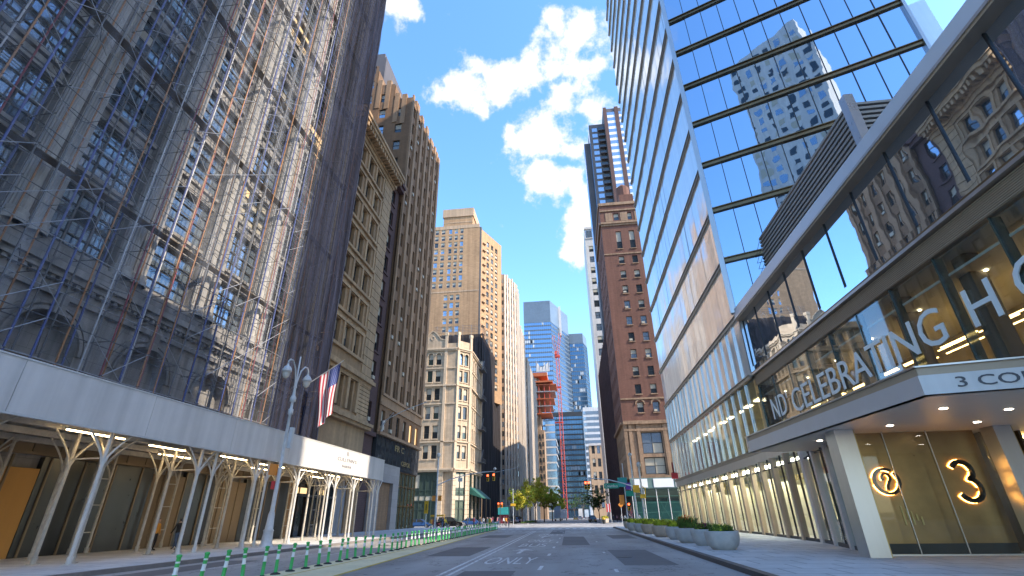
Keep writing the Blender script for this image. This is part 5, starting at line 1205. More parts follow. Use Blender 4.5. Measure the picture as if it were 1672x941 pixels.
B.facade(F, ln, 166, [(2.0, 5.0)], [(8 + 7.4 * i, 12.2 + 7.4 * i) for i in range(20)] , .3, v_start=0, mix=(.1, .5, .4, 0, 0))
B.trim.fbox(F, 0, ln, 158, 158.6, -.02, .4); B.trim.fbox(F, 0, ln, 165, 166.4, -.02, .5)
B.wall.box(15.2, 30, 260.4, 285, 0, 165.8)
B.finish(M['palestone'], M['palestone'], tname='cornice')
s = MB(); s.fbox(F, .6, 14, 158.7, 164, -.2, .02, 2); s.build('top_glazing', WM(), B.t)
t = thing('brown_glass_block', 'dark brown block with blue glazed side on the right of the avenue', 'building', (14, 180, .15))
s = MB(); s.box(13.0, 24, 153, 214, .15, 58); s.build('wall', M['maroon'], t)
s = MB(); z = 4
while z < 55: s.box(12.85, 12.99, 154, 213, z, z + 2.1, 0); z += 3.6
s.build('window_band', M['blueglass2'], t)
s = MB()
for k in range(20): s.box(12.7, 12.98, 154 + k * 3, 154.5 + k * 3, .15, 58)
s.build('pier', M['maroon'], t)
B = Bld('low_rose_building', 'small rose stone building with tall windows at the far right of the avenue', 'building', (12, 330, .15))
F, ln = edge((9.6, 330), (24, 330)); B.facade(F, ln, 44, [(1.6, 3.6), (5, 7), (9, 11)], [(6 + 8 * i, 11 + 8 * i) for i in range(5)], .3, mix=(.7, .2, .1, 0, 0))
B.trim.fbox(F, 0, ln, 43, 44.4, -.02, .5); B.wall.box(9.6, 24, 330.4, 350, 0, 43.8)
B.finish(M['tan_t'], M['palestone'], tname='cornice')
t = thing('pale_far_block', 'pale banded office block far away above the rose stone building', 'building', (14, 420, .15))
s = MB(); s.box(9.5, 30, 420, 450, .15, 86); s.build('wall', M['palestone'], t)
s = MB()
for k in range(16): s.box(9.6, 29, 419.8, 420, 8 + k * 4.8, 10.6 + k * 4.8, 2)
s.build('window_band', WM(), t)

# ------------------------------------------------------------------ unseen buildings: two added to shade the street, one shows in the glass
def back(name, label, x0, x1, y0, y1, z1, m, fl=4.2):
    t = thing(name, label, 'building', ((x0 + x1) / 2, y1, 0)); s = MB(); s.box(x0, x1, y0, y1, 0, z1); s.build('wall', m, t)
    s = MB(); z = 6; F, ln = edge((x1, y1), (x0, y1)); F = FR((x0, y1, 0), (1, 0, 0), (0, 1, 0)); n = int((x1 - x0) / 3.4)
    while z < z1 - 3:
        for k in range(n): s.fbox(F, k * 3.4 + .8, k * 3.4 + 2.6, z, z + 2.4, .01, .06, R.choice((1, 1, 2, 3)))
        z += fl
    s.build('window', WM(), t, kind='stuff')
# ------------------------------------------------------------------ trees
def tree(label, x, y, h, r, mats, n, seed, trunk_h=.38, group=None):
    rr = random.Random(seed); t = thing('street_tree', label, 'tree', (x, y, .1), group)
    s = MB(); th = h * trunk_h; s.tube([(x, y, .1), (x + .08, y, th * .5), (x + .02, y + .06, th)], [.2, .16, .13], 8)
    tips = []
    for k in range(9):
        a = k * 2 * PI / 9 + rr.uniform(-.3, .3); e = rr.uniform(.45, 1.25); l = r * rr.uniform(.65, 1.05)
        p0 = Vector((x, y, th * rr.uniform(.8, 1.02))); p2 = p0 + Vector((math.cos(a) * math.cos(e) * l, math.sin(a) * math.cos(e) * l, math.sin(e) * l + h * .12)); p1 = p0.lerp(p2, .5) + Vector((0, 0, .12 * l))
        s.tube([p0, p1, p2], [.085, .055, .02], 5); tips += [p2, p1]
        for _ in range(3):
            q = p1.lerp(p2, rr.random()) ; d = Vector((rr.gauss(0, 1), rr.gauss(0, 1), rr.uniform(.1, 1))).normalized() * l * .45; s.tube([q, q + d], [.03, .012], 4); tips.append(q + d)
    s.build('trunk', M['bark'], t)
    c = MB(); zc = th + (h - th) * .5
    cl = []
    while len(cl) < 46:
        v = Vector((rr.uniform(-1, 1), rr.uniform(-1, 1), rr.uniform(-1, 1)))
        if v.length < 1 and v.length > .25: cl.append((Vector((x + v.x * r, y + v.y * r, zc + v.z * (h - th) * .52)), rr.uniform(.35, .95)))
    cl += [(p, rr.uniform(.35, .7)) for p in tips]
    for (p, cr) in cl:
        mi = rr.choices(range(len(mats)), [.6, .3, .1][:len(mats)])[0]
        for _ in range(int(n / len(cl))):
            v = Vector((rr.gauss(0, 1), rr.gauss(0, 1), rr.gauss(0, .7))); v = v.normalized() * cr * (rr.random() ** .5); q = p + v
            a = Vector((rr.gauss(0, 1), rr.gauss(0, 1), rr.gauss(0, .6))).normalized(); b = a.cross(Vector((rr.gauss(0, 1), rr.gauss(0, 1), rr.gauss(0, 1)))).normalized(); z = rr.uniform(.13, .25)
            c.face([q - a * z, q + b * z * .6, q + a * z, q - b * z * .6], mi)
    c.build('crown', [M[m] for m in mats], t)
YG = ['leaf_y', 'leaf_l', 'leaf_l']
g_ = 'young trees of the planted median'
for i, (lb, x, y, h, r, m) in enumerate((('yellow green young tree, nearest of the planted median', -14.8, 138, 9.2, 3.9, YG), ('golden tree in the middle of the planted median', -12.4, 152, 12.4, 4.2, ['leaf_y', 'leaf_y', 'leaf_l']), ('lime tree behind the golden one in the planted median', -10.6, 163, 11.4, 4.2, ['leaf_l', 'leaf_y', 'leaf_y']), ('olive yellow tree beside the pale blue truck', -9.2, 186, 11.4, 4.6, YG), ('small lime tree at the far end of the planted median', -8.6, 240, 9.5, 3.2, ['leaf_l', 'leaf_g', 'leaf_y']))):
    tree(lb, x, y, h, r, m, 5200, 50 + i, .36, g_)
for i, (lb, x, y, h, r) in enumerate((('dark green tree over the right pavement beyond the crossing', 7.6, 200, 12, 4.2), ('large dark green tree far down the right pavement', 6.8, 245, 14.5, 5), ('dark tree before the end towers of the avenue', 3.2, 380, 19, 8), ('shady green tree at the foot of the dark low block', -3, 400, 17, 7))):
    tree(lb, x, y, h, r, ['leaf_d', 'leaf_g', 'leaf_d'], 3200, 80 + i, .3, 'dark trees at the end of the avenue')
g = MB(); g.box(-15.6, -12.8, 132, 176, 0, .16); struct('median_kerb_pavement', g, M['kerb_g'])
s = MB(); leaves(s, 1600, (-14.2, 154, .35), (1.2, 22, .25), 0, .16); o = s.build('median_shrubs', M['leaf_g'], None, kind='stuff'); tag(o, 'low green shrubs along the planted median', 'shrubs')

# ------------------------------------------------------------------ vehicles
def wheel(t, x, y, r, w=.22):
    s = MB(); n = 18; pr = [(r * .6, 0), (r * .92, .0), (r, w * .2), (r, w * .8), (r * .92, w), (r * .6, w)]
    for i in range(len(pr) - 1):
        for j in range(n):
            a, b = 2 * PI * j / n, 2 * PI * (j + 1) / n; P = lambda q, an: (x + q[0] * math.cos(an), y - w / 2 + q[1], r + q[0] * math.sin(an)); s.face([P(pr[i], a), P(pr[i], b), P(pr[i + 1], b), P(pr[i + 1], a)])
    o = s.build('wheel', M['rubber'], t, world=False)
    s = MB()
    for sd in (-w * .42, w * .42): s.face([(x + r * .6 * math.cos(2 * PI * j / n), y + sd, r + r * .6 * math.sin(2 * PI * j / n)) for j in range(n)])
    s.build('rim', M['chrome'], o, world=False)
def car(name, label, x, y, rz, paint, L_=4.7, W_=1.85, H_=1.5, suv=False, cat='car', group=None, sign=False):
    t = thing(name, label, cat, (x, y, .0), group, rz)
    h1 = .95 if not suv else 1.08; Hh = H_ if not suv else 1.78
    prof = [(-.5, .42), (-.5, .8), (-.47, h1 - .05), (-.30 if suv else -.36, h1), (.22, h1), (.40, h1 - .12), (.49, h1 - .28), (.5, .42)]
    cab = [(-.46 if suv else -.40, h1 - .02), (-.41 if suv else -.27, Hh - .05), (-.36 if suv else -.2, Hh), (.03, Hh), (.07, Hh - .05), (.25, h1 - .02)]
    def loft(pf, w0, w1, mb, m=0):
        z0 = min(p[1] for p in pf); z1 = max(p[1] for p in pf); n = len(pf)
        wd = lambda z: (w0 + (w1 - w0) * (z - z0) / (z1 - z0)) / 2
        A = [(p[0] * L_, -wd(p[1]), p[1]) for p in pf]; C = [(p[0] * L_, wd(p[1]), p[1]) for p in pf]
        mb.face(A, m); mb.face(C, m)
        for i in range(n): j = (i + 1) % n; mb.face([A[i], A[j], C[j], C[i]], m)
    s = MB(); loft(prof, W_, W_ * .96, s); s.box(-L_ * .47, L_ * .47, -W_ * .42, W_ * .42, .22, .45)
    o = s.build('body', paint, t, world=False)
    bv = o.modifiers.new('soft', 'BEVEL'); bv.width = .06; bv.segments = 2
    s = MB(); loft(cab, W_ * .94, W_ * .74, s); o = s.build('cabin_glass', M['g_dark'], t, world=False)
    s = MB(); s.box(-L_ * (.41 if suv else .27), L_ * .05, -W_ * .37, W_ * .37, Hh - .05, Hh + .02)
    for sd in (-1, 1):
        for (xa, xb) in ((.25, .07), (-.12, -.1), (-.46 if suv else -.4, -.4 if suv else -.27)): s.bar((xa * L_, sd * W_ * .465, h1), (xb * L_, sd * W_ * .375, Hh - .03), .08)
    s.build('roof', paint, t, world=False)
    for wx in (-.31, .31):
        for sd in (-1, 1): wheel(t, wx * L_, sd * (W_ / 2 - .1), .34 if not suv else .38)
    for sd in (-1, 1):
        s = MB(); s.box(L_ * .475, L_ * .503, sd * W_ * .34 - .18, sd * W_ * .34 + .18, .62, .78); s.build('headlight', M['headl'], t, world=False)
        s = MB(); s.box(-L_ * .504, -L_ * .48, sd * W_ * .38 - .12, sd * W_ * .38 + .12, .66, .86); s.build('tail_light', M['redp'], t, world=False)
        s = MB(); s.box(.17 * L_, .2 * L_, sd * W_ * .5 - .02, sd * W_ * .5 + sd * .16, h1, h1 + .14); s.build('mirror', paint, t, world=False)
    s = MB(); s.box(L_ * .49, L_ * .51, -.5, .5, .4, .56); s.box(-L_ * .51, -L_ * .49, -.26, .26, .5, .64); s.build('plate_grille', M['chrome'], t, world=False)
    if sign: s = MB(); s.box(-.5, -.1, -.25, .25, Hh + .02, Hh + .2); s.build('roof_light', M['signwhite'], t, world=False)
    return t
H2 = PI / 2
car('parked_car', 'blue car waiting on the side street beside the brown tower', -31, 101, .1, M['bluecar'])
car('parked_car', 'black estate car crossing in the side street behind the green posts', -24.5, 99.5, .05, M['blackp'], 5.1, 1.95, suv=True)
car('parked_car', 'dark blue saloon by the ornate building shopfront', -24, 118, .0, M['bluecar'])
car('parked_car', 'black car parked nearest along the planted median', -17.6, 140, H2, M['blackp'], suv=True, group='cars parked beyond the crossing')
car('parked_car', 'dark blue car parked second along the planted median', -17.9, 148, H2, M['bluecar'], group='cars parked beyond the crossing')
car('parked_car', 'black van-like car parked third along the planted median', -17.8, 156, H2, M['blackp'], suv=True, group='cars parked beyond the crossing')
car('parked_car', 'white car parked last along the planted median', -17.8, 164, H2, M['whitecar'], group='cars parked beyond the crossing')
car('parked_car', 'dark car at the right kerb nearest beyond the crossing', 3.9, 150, H2, M['blackp'], group='cars at the right kerb beyond the crossing')
car('parked_car', 'black tall car second at the right kerb beyond the crossing', 3.9, 158, H2, M['blackp'], suv=True, group='cars at the right kerb beyond the crossing')
car('parked_car', 'dark blue car third at the right kerb beyond the crossing', 3.9, 168, H2, M['bluecar'], group='cars at the right kerb beyond the crossing')
car('parked_car', 'white car driving away in the middle of the far avenue', .6, 268, H2, M['whitecar'])
car('taxi', 'yellow taxi far down the middle of the avenue', -1.4, 235, H2, M['yellowm'], sign=True)
def truck(name, label, x, y, rz, boxm, cabm, L_=7.5, H_=3.7):
    t = thing(name, label, 'truck', (x, y, 0), None, rz)
    s = MB(); s.box(-L_ / 2, L_ * .22, -1.2, 1.2, .95, H_); s.build('cargo_box', boxm, t, world=False)
    s = MB()
    for k in range(5): s.box(-L_ / 2 - .03, -L_ / 2, -1.1, 1.1, 1.1 + k * .5, 1.13 + k * .5)
    s.box(-L_ / 2 - .03, L_ * .22, -1.22, 1.22, H_ - .06, H_ + .03); s.box(-L_ / 2 - .04, L_ / 2, -1.0, 1.0, .6, .94); s.build('rear_shutter', M['chrome'], t, world=False)
    s = MB(); s.hexa([(L_ * .24, -1.1, .6), (L_ * .5, -1.1, .6), (L_ * .5, 1.1, .6), (L_ * .24, 1.1, .6), (L_ * .24, -1.05, 2.6), (L_ * .42, -1.05, 2.6), (L_ * .42, 1.05, 2.6), (L_ * .24, 1.05, 2.6)]); o = s.build('cab', cabm, t, world=False)
    s = MB(); s.box(L_ * .28, L_ * .4, -1.12, 1.12, 1.6, 2.35); s.build('window', M['g_dark'], o, world=False)
    for wx in (-.32, .36):
        for sd in (-1, 1): wheel(t, wx * L_, sd * 1.0, .46, .3)
    for sd in (-1, 1): s = MB(); s.box(-L_ / 2 - .06, -L_ / 2 - .02, sd * .95 - .12, sd * .95 + .12, .7, .9); s.build('tail_light', M['redp'], t, world=False)
truck('box_truck', 'pale blue box truck standing behind the olive yellow tree', -8.0, 205, H2, M['truckblue'], M['whitecar'], 8.5, 5.2)
truck('box_truck', 'white and red box truck ahead of the pale blue truck', -6.4, 236, H2, M['whitecar'], M['redp'], 8, 4.4)
truck('box_truck', 'large white truck blocking the middle of the far avenue', 1.2, 320, H2, M['whitecar'], M['whitecar'], 9, 5.6)
truck('box_truck', 'grey delivery truck beside the large white truck far down the avenue', 5.0, 332, H2, M['truckblue'], M['whitecar'], 8, 5.2)
t = thing('pedicab', 'pedicab with yellow canopy waiting behind the green posts', 'pedicab', (-25.6, 95.4, 0))
s = MB(); s.box(-1.5, .9, -.65, .65, 2.1, 2.2); s.box(-1.52, .92, -.67, -.6, 1.92, 2.09); s.build('canopy', M['yellowm'], t, world=False)
for x in (-1.4, .8):
    for y in (-.58, .58): s = MB(); s.tube([(x, y, .7), (x, y, 2.1)], .03, 5); s.build('canopy_post', M['yellowm'], t, world=False)
s = MB(); s.box(-1.3, 0, -.55, .55, .55, .8); s.box(-1.4, -1.2, -.55, .55, .8, 1.45); s.build('seat', M['maroonc'], t, world=False)
s = MB(); s.tube([(-.2, 0, .55), (1.2, 0, .5), (1.7, 0, .4)], .05, 6); s.tube([(1.2, 0, .5), (1.35, 0, 1.2), (1.2, .3, 1.25), (1.2, -.3, 1.25)], .035, 6); s.build('frame', M['darkmetal'], t, world=False)
for x, y in ((-.7, -.62), (-.7, .62), (1.7, 0)): wheel(t, x, y, .36, .07)

# ------------------------------------------------------------------ people
def person_mesh(pose, seed):
    rr = random.Random(seed); w = pose
    J = {'pel': (0, 0, .95, .15, .105), 'wai': (0, .01, 1.12, .13, .095), 'che': (0, 0, 1.3, .165, .105), 'sho': (0, -.01, 1.42, .12, .08), 'nec': (0, .0, 1.5, .055, .055), 'jaw': (0, .02, 1.58, .07, .075), 'hed': (0, .012, 1.66, .08, .092), 'top': (0, 0, 1.74, .055, .065)}
    st = .26 if w == 'walk' else .0
    for sd, nm in ((-1, 'l'), (1, 'r')):
        f = st * sd
        J[nm + 'hip'] = (sd * .09, 0, .86, .085, .09); J[nm + 'kne'] = (sd * .1, f * .55 + .03, .48, .058, .06); J[nm + 'ank'] = (sd * .1, f * 1.15 - .03, .09, .036, .04); J[nm + 'toe'] = (sd * .115, f * 1.15 + .15, .035, .036, .03)
        a = -f * .8
        J[nm + 'shl'] = (sd * .19, -.01, 1.4, .055, .055)
        if w == 'phone' and sd > 0: J[nm + 'elb'] = (sd * .25, .06, 1.13, .042, .042); J[nm + 'wri'] = (sd * .14, .28, 1.25, .028, .03); J[nm + 'han'] = (sd * .1, .34, 1.3, .03, .035)
        else: J[nm + 'elb'] = (sd * .25, a * .35, 1.13, .042, .042); J[nm + 'wri'] = (sd * .26, a + .05, .9, .028, .03); J[nm + 'han'] = (sd * .255, a * 1.1 + .06, .8, .025, .038)
    E_ = [('pel', 'wai'), ('wai', 'che'), ('che', 'sho'), ('sho', 'nec'), ('nec', 'jaw'), ('jaw', 'hed'), ('hed', 'top')]
    for nm in 'lr': E_ += [('pel', nm + 'hip'), (nm + 'hip', nm + 'kne'), (nm + 'kne', nm + 'ank'), (nm + 'ank', nm + 'toe'), ('sho', nm + 'shl'), (nm + 'shl', nm + 'elb'), (nm + 'elb', nm + 'wri'), (nm + 'wri', nm + 'han')]
    ks = list(J); ix = {k: i for i, k in enumerate(ks)}
    me = bpy.data.meshes.new('person'); me.from_pydata([J[k][:3] for k in ks], [(ix[a], ix[b]) for a, b in E_], []); o = bpy.data.objects.new('person_tmp', me); COL.objects.link(o)
    sk = o.modifiers.new('skin', 'SKIN'); sb = o.modifiers.new('sub', 'SUBSURF'); sb.levels = 2; sb.render_levels = 2
    if not me.skin_vertices: me.attributes.new('x', 'FLOAT', 'POINT')
    for i, k in enumerate(ks):
        v = me.skin_vertices[0].data[i]; v.radius = J[k][3:5]; v.use_root = (k == 'pel')
    dg = bpy.context.evaluated_depsgraph_get(); dg.update(); out = bpy.data.meshes.new_from_object(o.evaluated_get(dg)); bpy.data.objects.remove(o)
    out.materials.clear()
    for m in ('skin', 'greyc', 'jean', 'hair', 'rubber'): out.materials.append(M[m])
    for p in out.polygons:
        c = p.center; p.use_smooth = True
        arm = abs(c.x) > .2
        if c.z < .075: p.material_index = 4
        elif c.z > 1.69 or (c.z > 1.56 and c.y < .0): p.material_index = 3
        elif c.z > 1.475: p.material_index = 0
        elif (arm and c.z < .89) or (w == 'phone' and c.x > 0 and c.y > .27): p.material_index = 0
        elif c.z > .93 or (arm and c.z > .85): p.material_index = 1
        else: p.material_index = 2
    return out
PM = {p: person_mesh(p, i) for i, p in enumerate(('walk', 'stand', 'phone'))}
def person(label, x, y, rz, pose, top, legs, skin='skin', hair='hair', z=0., sc=1., group=None):
    o = bpy.data.objects.new('person', PM[pose]); COL.objects.link(o); o.location = (x, y, z); o.rotation_euler = (0, 0, rz); o.scale = (sc, sc, sc)
    for i, m in enumerate((skin, top, legs, hair, 'rubber')): o.material_slots[i].link = 'OBJECT'; o.material_slots[i].material = M[m]
    tag(o, label, 'person', group); return o
g_ = 'people at the crossing'
person('person in a yellow jacket and grey trousers at the end of the green posts', -13.6, 80.4, 2.6, 'stand', 'yellowc', 'tealc', z=0, group=g_)
person('person in an orange jacket standing behind the posts near the mast pole', -21.0, 74, 1.2, 'walk', 'orangec', 'tealc', group=g_)
person('person in a dark navy coat next to the orange jacket person', -21.4, 78, -1.2, 'stand', 'navy', 'navy', 'skin2', group=g_)
person('person in a yellow vest walking in front of the pedicab', -22.5, 88, -1.6, 'walk', 'yellowc', 'tealc', group=g_)
person('person in a maroon jacket on the corner of the side street', -22.4, 112, 3.0, 'stand', 'maroonc', 'blackc', group=g_)
person('person in black with a phone before the ornate building', -20.2, 116, 2.2, 'phone', 'blackc', 'blackc', group=g_)
person('person in a grey sweater and jeans waiting to cross', -19.0, 113, 1.0, 'stand', 'greyc', 'jean', group=g_)
person('person in a pink top walking across the side street', -17.0, 110, -1.4, 'walk', 'pinkc', 'jean', group=g_)
person('person in a white shirt walking beside the pink top', -15.8, 111, -1.5, 'walk', 'whitep', 'blackc', 'skin2', group=g_)
person('person in dark blue walking near the teal awning', -15.2, 100, 1.7, 'walk', 'navy', 'jean', group=g_)
person('person in black crossing behind the yellow jacket', -12.2, 92, .4, 'walk', 'blackc', 'navy', 'skin2', group=g_)
person('person in a maroon coat far along the left pavement', -20.6, 126, .1, 'phone', 'maroonc', 'jean', z=.15, group=g_)
g2 = 'people on the right pavement'
person('person in black standing at the right corner by the green shed', 11.6, 123.3, 2.8, 'stand', 'blackc', 'blackc', z=.15, group=g2)
person('person in a grey coat walking past the green shed', 9.8, 124.5, 3.1, 'walk', 'greyc', 'navy', z=.15, group=g2)
person('person in navy with a phone near the red banner', 8.2, 128, 2.0, 'phone', 'navy', 'blackc', z=.15, group=g2)
person('person in a pink shirt on the right pavement beyond the crossing', 7.4, 140, 3.0, 'walk', 'pinkc', 'jean', z=.15, group=g2)
person('person in white and jeans beside the lime planters', 8.8, 79.5, .6, 'walk', 'whitep', 'jean', z=.15, group=g2)
rp = random.Random(5); tops = (('navy', 'navy jacket'), ('greyc', 'grey hoodie'), ('blackc', 'black coat'), ('pinkc', 'pink sweater'), ('whitep', 'white top'), ('maroonc', 'maroon hoodie'), ('tealc', 'grey-green parka'), ('orangec', 'orange vest')); legs = (('jean', 'blue jeans'), ('blackc', 'black trousers'), ('greyc', 'grey trousers'))
spots = ((-24.2, 92.5, 'left of the pedicab'), (-19.8, 93.2, 'right of the pedicab'), (-18.4, 97.5, 'before the black estate car'), (-17.4, 104.5, 'in the middle of the side street'), (-19.4, 106.8, 'behind the black estate car'), (-21.2, 121.5, 'by the orange walk signals'), (-16.6, 95.8, 'beside the last green posts'), (-14.0, 101.5, 'on the crossing near the double line'), (-19.6, 128.5, 'under the green awning side'), (-23.6, 125.5, 'against the ornate shopfront'), (-18.6, 131.5, 'near the teal kiosk'), (9.2, 131, 'behind the red banner'), (10.8, 127, 'beside the green hoarding'))
for i, (x, y, wh) in enumerate(spots):
    a, b = tops[i % 8], legs[(i * 2 + i // 3) % 3]
    person('person in a %s and %s %s' % (a[1], b[1], wh), x, y, rp.uniform(0, 6.2), ('walk', 'stand', 'walk', 'phone')[i % 4], a[0], b[0], ('skin', 'skin2')[i % 3 == 1], z=.15 if y > 124 or x > 6 else 0, sc=rp.uniform(.93, 1.04), group=g_ if x < 0 else g2)
person('person in a dark coat under the white sidewalk shed', -24.6, 30.2, 1.3, 'walk', 'blackc', 'jean', z=.15)
person('person in a brown-orange jacket under the white sidewalk shed', -25.4, 29.4, -1.5, 'stand', 'orangec', 'blackc', z=.15)

# ------------------------------------------------------------------ signals, signs and lamps
def signal(t, x, y, z, m='yellowm'):
    s = MB(); s.box(x - .18, x + .18, y - .12, y + .12, z - .55, z + .55); o = s.build('signal_head', M[m], t)
    for k in range(3): s = MB(); s.lathe([(.15, -.0), (.13, .0), (.0, .0)], (0, 0, 0), 10); s.v = [(x + v[0], y - .13, z + .34 - k * .34 + v[1]) for v in s.v]; s.build('signal_lens', M['sigred'] if k == 0 else M['rubber'], o)
t = thing('signal_mast', 'grey traffic signal mast with long curved arm and two yellow signals over the left corner', 'traffic signal', (-23.2, 84, .15))
s = MB(); s.tube([(-23.2, 84, .15), (-23.2, 84, 11.4)], [.17, .1], 8); s.lathe([(.3, 0), (.28, .5), (.18, .7)], (-23.2, 84, .15), 10); s.build('pole', M['lampgrey'], t)
s = MB(); s.tube([(-23.2, 84, 6.6), (-21, 84, 7.5), (-18, 84, 8.2), (-15.5, 84, 8.5), (-13.4, 84, 8.6)], [.1, .085, .07, .06, .05], 7); s.tube([(-13.6, 84, 8.4), (-9.4, 84, 9.1)], .03, 5); s.build('arm', M['lampgrey'], t)
signal(t, -14.6, 84, 7.6); signal(t, -13.6, 84, 7.7)
s = MB(); s.lathe([(.0, .5), (.2, .42), (.34, .2), (.34, 0), (.2, -.3), (0, -.34)], (-23.2, 84, 11.3), 12); s.lathe([(.0, .3), (.22, .2), (.26, 0), (0, -.1)], (-13.4, 84, 8.9), 10); s.build('lamp_globe', M['lens'], t, smooth=True)
s = MB(); s.box(-23.9, -23.3, 83.85, 84.0, 4.2, 5.0); s.box(-22.9, -22.3, 83.85, 84.0, 4.2, 5.0); s.build('walk_signal', M['orange'], t)
s = MB(); s.box(-19.6, -18.9, 83.9, 83.96, 7.1, 7.7); s.build('camera_box', M['lampgrey'], t)
t = thing('pedestrian_sign', 'yellow vertical lit sign on the shop column left of the signal mast', 'sign', (-26.4, 90, 1.5))
s = MB(); s.box(-26.8, -26.1, 89.4, 89.5, 2.4, 4.4); s.build('panel', M['yellowm'], t); s = MB(); s.tube([(-26.45, 89.6, .15), (-26.45, 89.6, 4.5)], .05, 6); s.build('pole', M['lampgrey'], t)
s = MB(); s.bar((-26.45, 89.38, 2.9), (-26.45, 89.38, 3.9), .14, .02); s.bar((-26.65, 89.38, 3.6), (-26.25, 89.38, 3.6), .12, .02); s.build('symbol', M['rubber'], t)
t = thing('signal_post', 'slim black post with two orange walk signals by the side street corner', 'traffic signal', (-18.2, 122, .1))
s = MB(); s.tube([(-18.2, 122, .1), (-18.2, 122, 10.4)], .08, 6); s.tube([(-18.2, 122, 8.2), (-17.8, 122, 9.0), (-17.2, 122, 8.6)], .05, 5); s.build('pole', M['darkmetal'], t)
signal(t, -18.6, 122, 4.2, 'orange'); signal(t, -17.8, 122, 4.2, 'orange')
t = thing('yellow_arrow_sign', 'small yellow one-way board on a thin pole left of the median trees', 'sign', (-14.6, 118, 0))
s = MB(); s.tube([(-14.6, 118, 0), (-14.6, 118, 7.5)], .06, 6); s.build('pole', M['lampgrey'], t); s = MB(); s.box(-15.2, -14.0, 117.9, 117.95, 3.9, 4.4); s.build('panel', M['yellowm'], t)
t = thing('green_awning', 'dark green awning over the side of the ornate building', 'awning', (-27.2, 140, 6))
s = MB(); s.hexa([(-28.1, 134, 7.2), (-24.8, 134, 6.2), (-24.8, 148, 6.2), (-28.1, 148, 7.2), (-28.1, 134, 9.0), (-24.8, 134, 6.4), (-24.8, 148, 6.4), (-28.1, 148, 9.0)]); s.build('canvas', M['green_p'], t)
s = MB()
for y in (134.4, 141, 147.6): s.tube([(-24.9, y, .15), (-24.9, y, 6.2)], .06, 6)
s.build('post', M['beige_t'], t)
t = thing('kiosk', 'teal topped newspaper kiosk on the left pavement beyond the crossing', 'kiosk', (-19.2, 137, .15))
s = MB(); s.box(-20.6, -18.4, 136, 138.6, .15, 2.2); s.build('booth', M['maroonc'], t); s = MB(); s.box(-20.8, -18.2, 135.6, 138.8, 2.25, 4.0); s.build('awning', M['teal'], t)
# right hand
t = thing('signal_mast', 'grey signal mast with curved arm, yellow signals and green street sign on the right corner', 'traffic signal', (8.2, 76, .15))
s = MB(); s.tube([(8.2, 76, .15), (8.1, 76, 9.6)], [.15, .09], 8); s.build('pole', M['lampgrey'], t)
s = MB(); s.tube([(8.15, 76, 5.4), (6.6, 76, 5.9), (4.6, 76, 6.4), (2.6, 76, 6.6), (1.2, 76, 6.6)], [.09, .08, .07, .06, .05], 7); s.build('arm', M['lampgrey'], t)
signal(t, 1.3, 76, 5.7); signal(t, 1.75, 76, 5.7)
s = MB(); s.box(3.9, 6.0, 75.85, 75.9, 5.2, 5.9); o = s.build('street_sign', M['signgreen'], t); s = MB(); put_text(s, 'Columbus', FR((3.9, 75.84, 0), (1, 0, 0), (0, -1, 0)), .15, 5.36, 1.8, .38, None, .005); s.build('lettering', M['signwhite'], o)
s = MB(); s.box(2.55, 2.75, 75.9, 76.1, 6.65, 7.1); s.build('camera_box', M['lampgrey'], t)
s = MB(); s.lathe([(.0, .4), (.26, .2), (.3, 0), (0, -.3)], (8.1, 76, 9.7), 10); s.build('lamp_globe', M['lens'], t, smooth=True)
s = MB(); s.box(8.0, 8.9, 75.8, 75.86, 4.6, 5.6); s.build('walk_signal', M['yellowm'], t)
t = thing('sign_post', 'grey sign post carrying teal, purple and green boards on the right corner', 'sign', (8.0, 88, .15)); x, y = 7.6, 84.5
s = MB(); s.tube([(x, y, .15), (x, y, 9.4)], .07, 6); s.build('pole', M['lampgrey'], t)
s = MB(); s.box(x - 1.0, x + .5, y - .12, y - .08, 5.8, 7.2); s.build('teal_board', M['teal'], t)
s = MB(); s.box(x + .2, x + 1.0, y - .18, y - .14, 5.4, 6.4); s.build('purple_board', M['purple'], t)
s = MB(); s.box(x + .1, x + 1.5, y - .25, y - .21, 4.4, 5.2); s.build('green_board', M['signgreen'], t)
s = MB(); s.box(x - 1.0, x - .25, y - .14, y - .1, 3.2, 4.6); s.build('orange_board', M['orange'], t)
signal(t, x + .35, y - .3, 2.9)
t = thing('street_lamp', 'grey cobra street lamp standing among the right kerb planters', 'street lamp', (6.9, 57, .15))
s = MB(); s.tube([(6.9, 57, .15), (6.9, 57, 6.4)], [.13, .08], 8); s.lathe([(.24, 0), (.2, .4)], (6.9, 57, .15), 8); s.build('pole', M['galvw'], t)
s = MB(); s.lathe([(0, .4), (.2, .3), (.24, 0), (.12, -.24), (0, -.26)], (6.9, 57, 6.6), 10); s.build('lamp_globe', M['lens'], t, smooth=True)
s = MB(); s.box(6.65, 7.25, 56.8, 56.86, 3.3, 3.7); s.tube([(7.2, 57, 3.2), (7.3, 57, 4.3), (6.9, 57, 4.5)], .05, 6); s.build('yellow_bracket', M['yellowm'], t)
t = thing('banner', 'red banner with white stripe on the pavement beyond the right crossing', 'banner', (7.6, 126, .15))
s = MB(); s.tube([(7.6, 126, .15), (7.6, 126, 4.4)], .05, 6); s.build('pole', M['lampgrey'], t); s = MB(); s.box(6.6, 7.5, 125.9, 125.95, 2.4, 4.2, 0); s.box(6.95, 7.15, 125.88, 125.9, 2.4, 4.2, 1); s.build('cloth', [M['redp'], M['signwhite']], t)
t = thing('pole_sign', 'orange diamond work sign on a thin pole before the right banner', 'sign', (9.4, 118, .1))
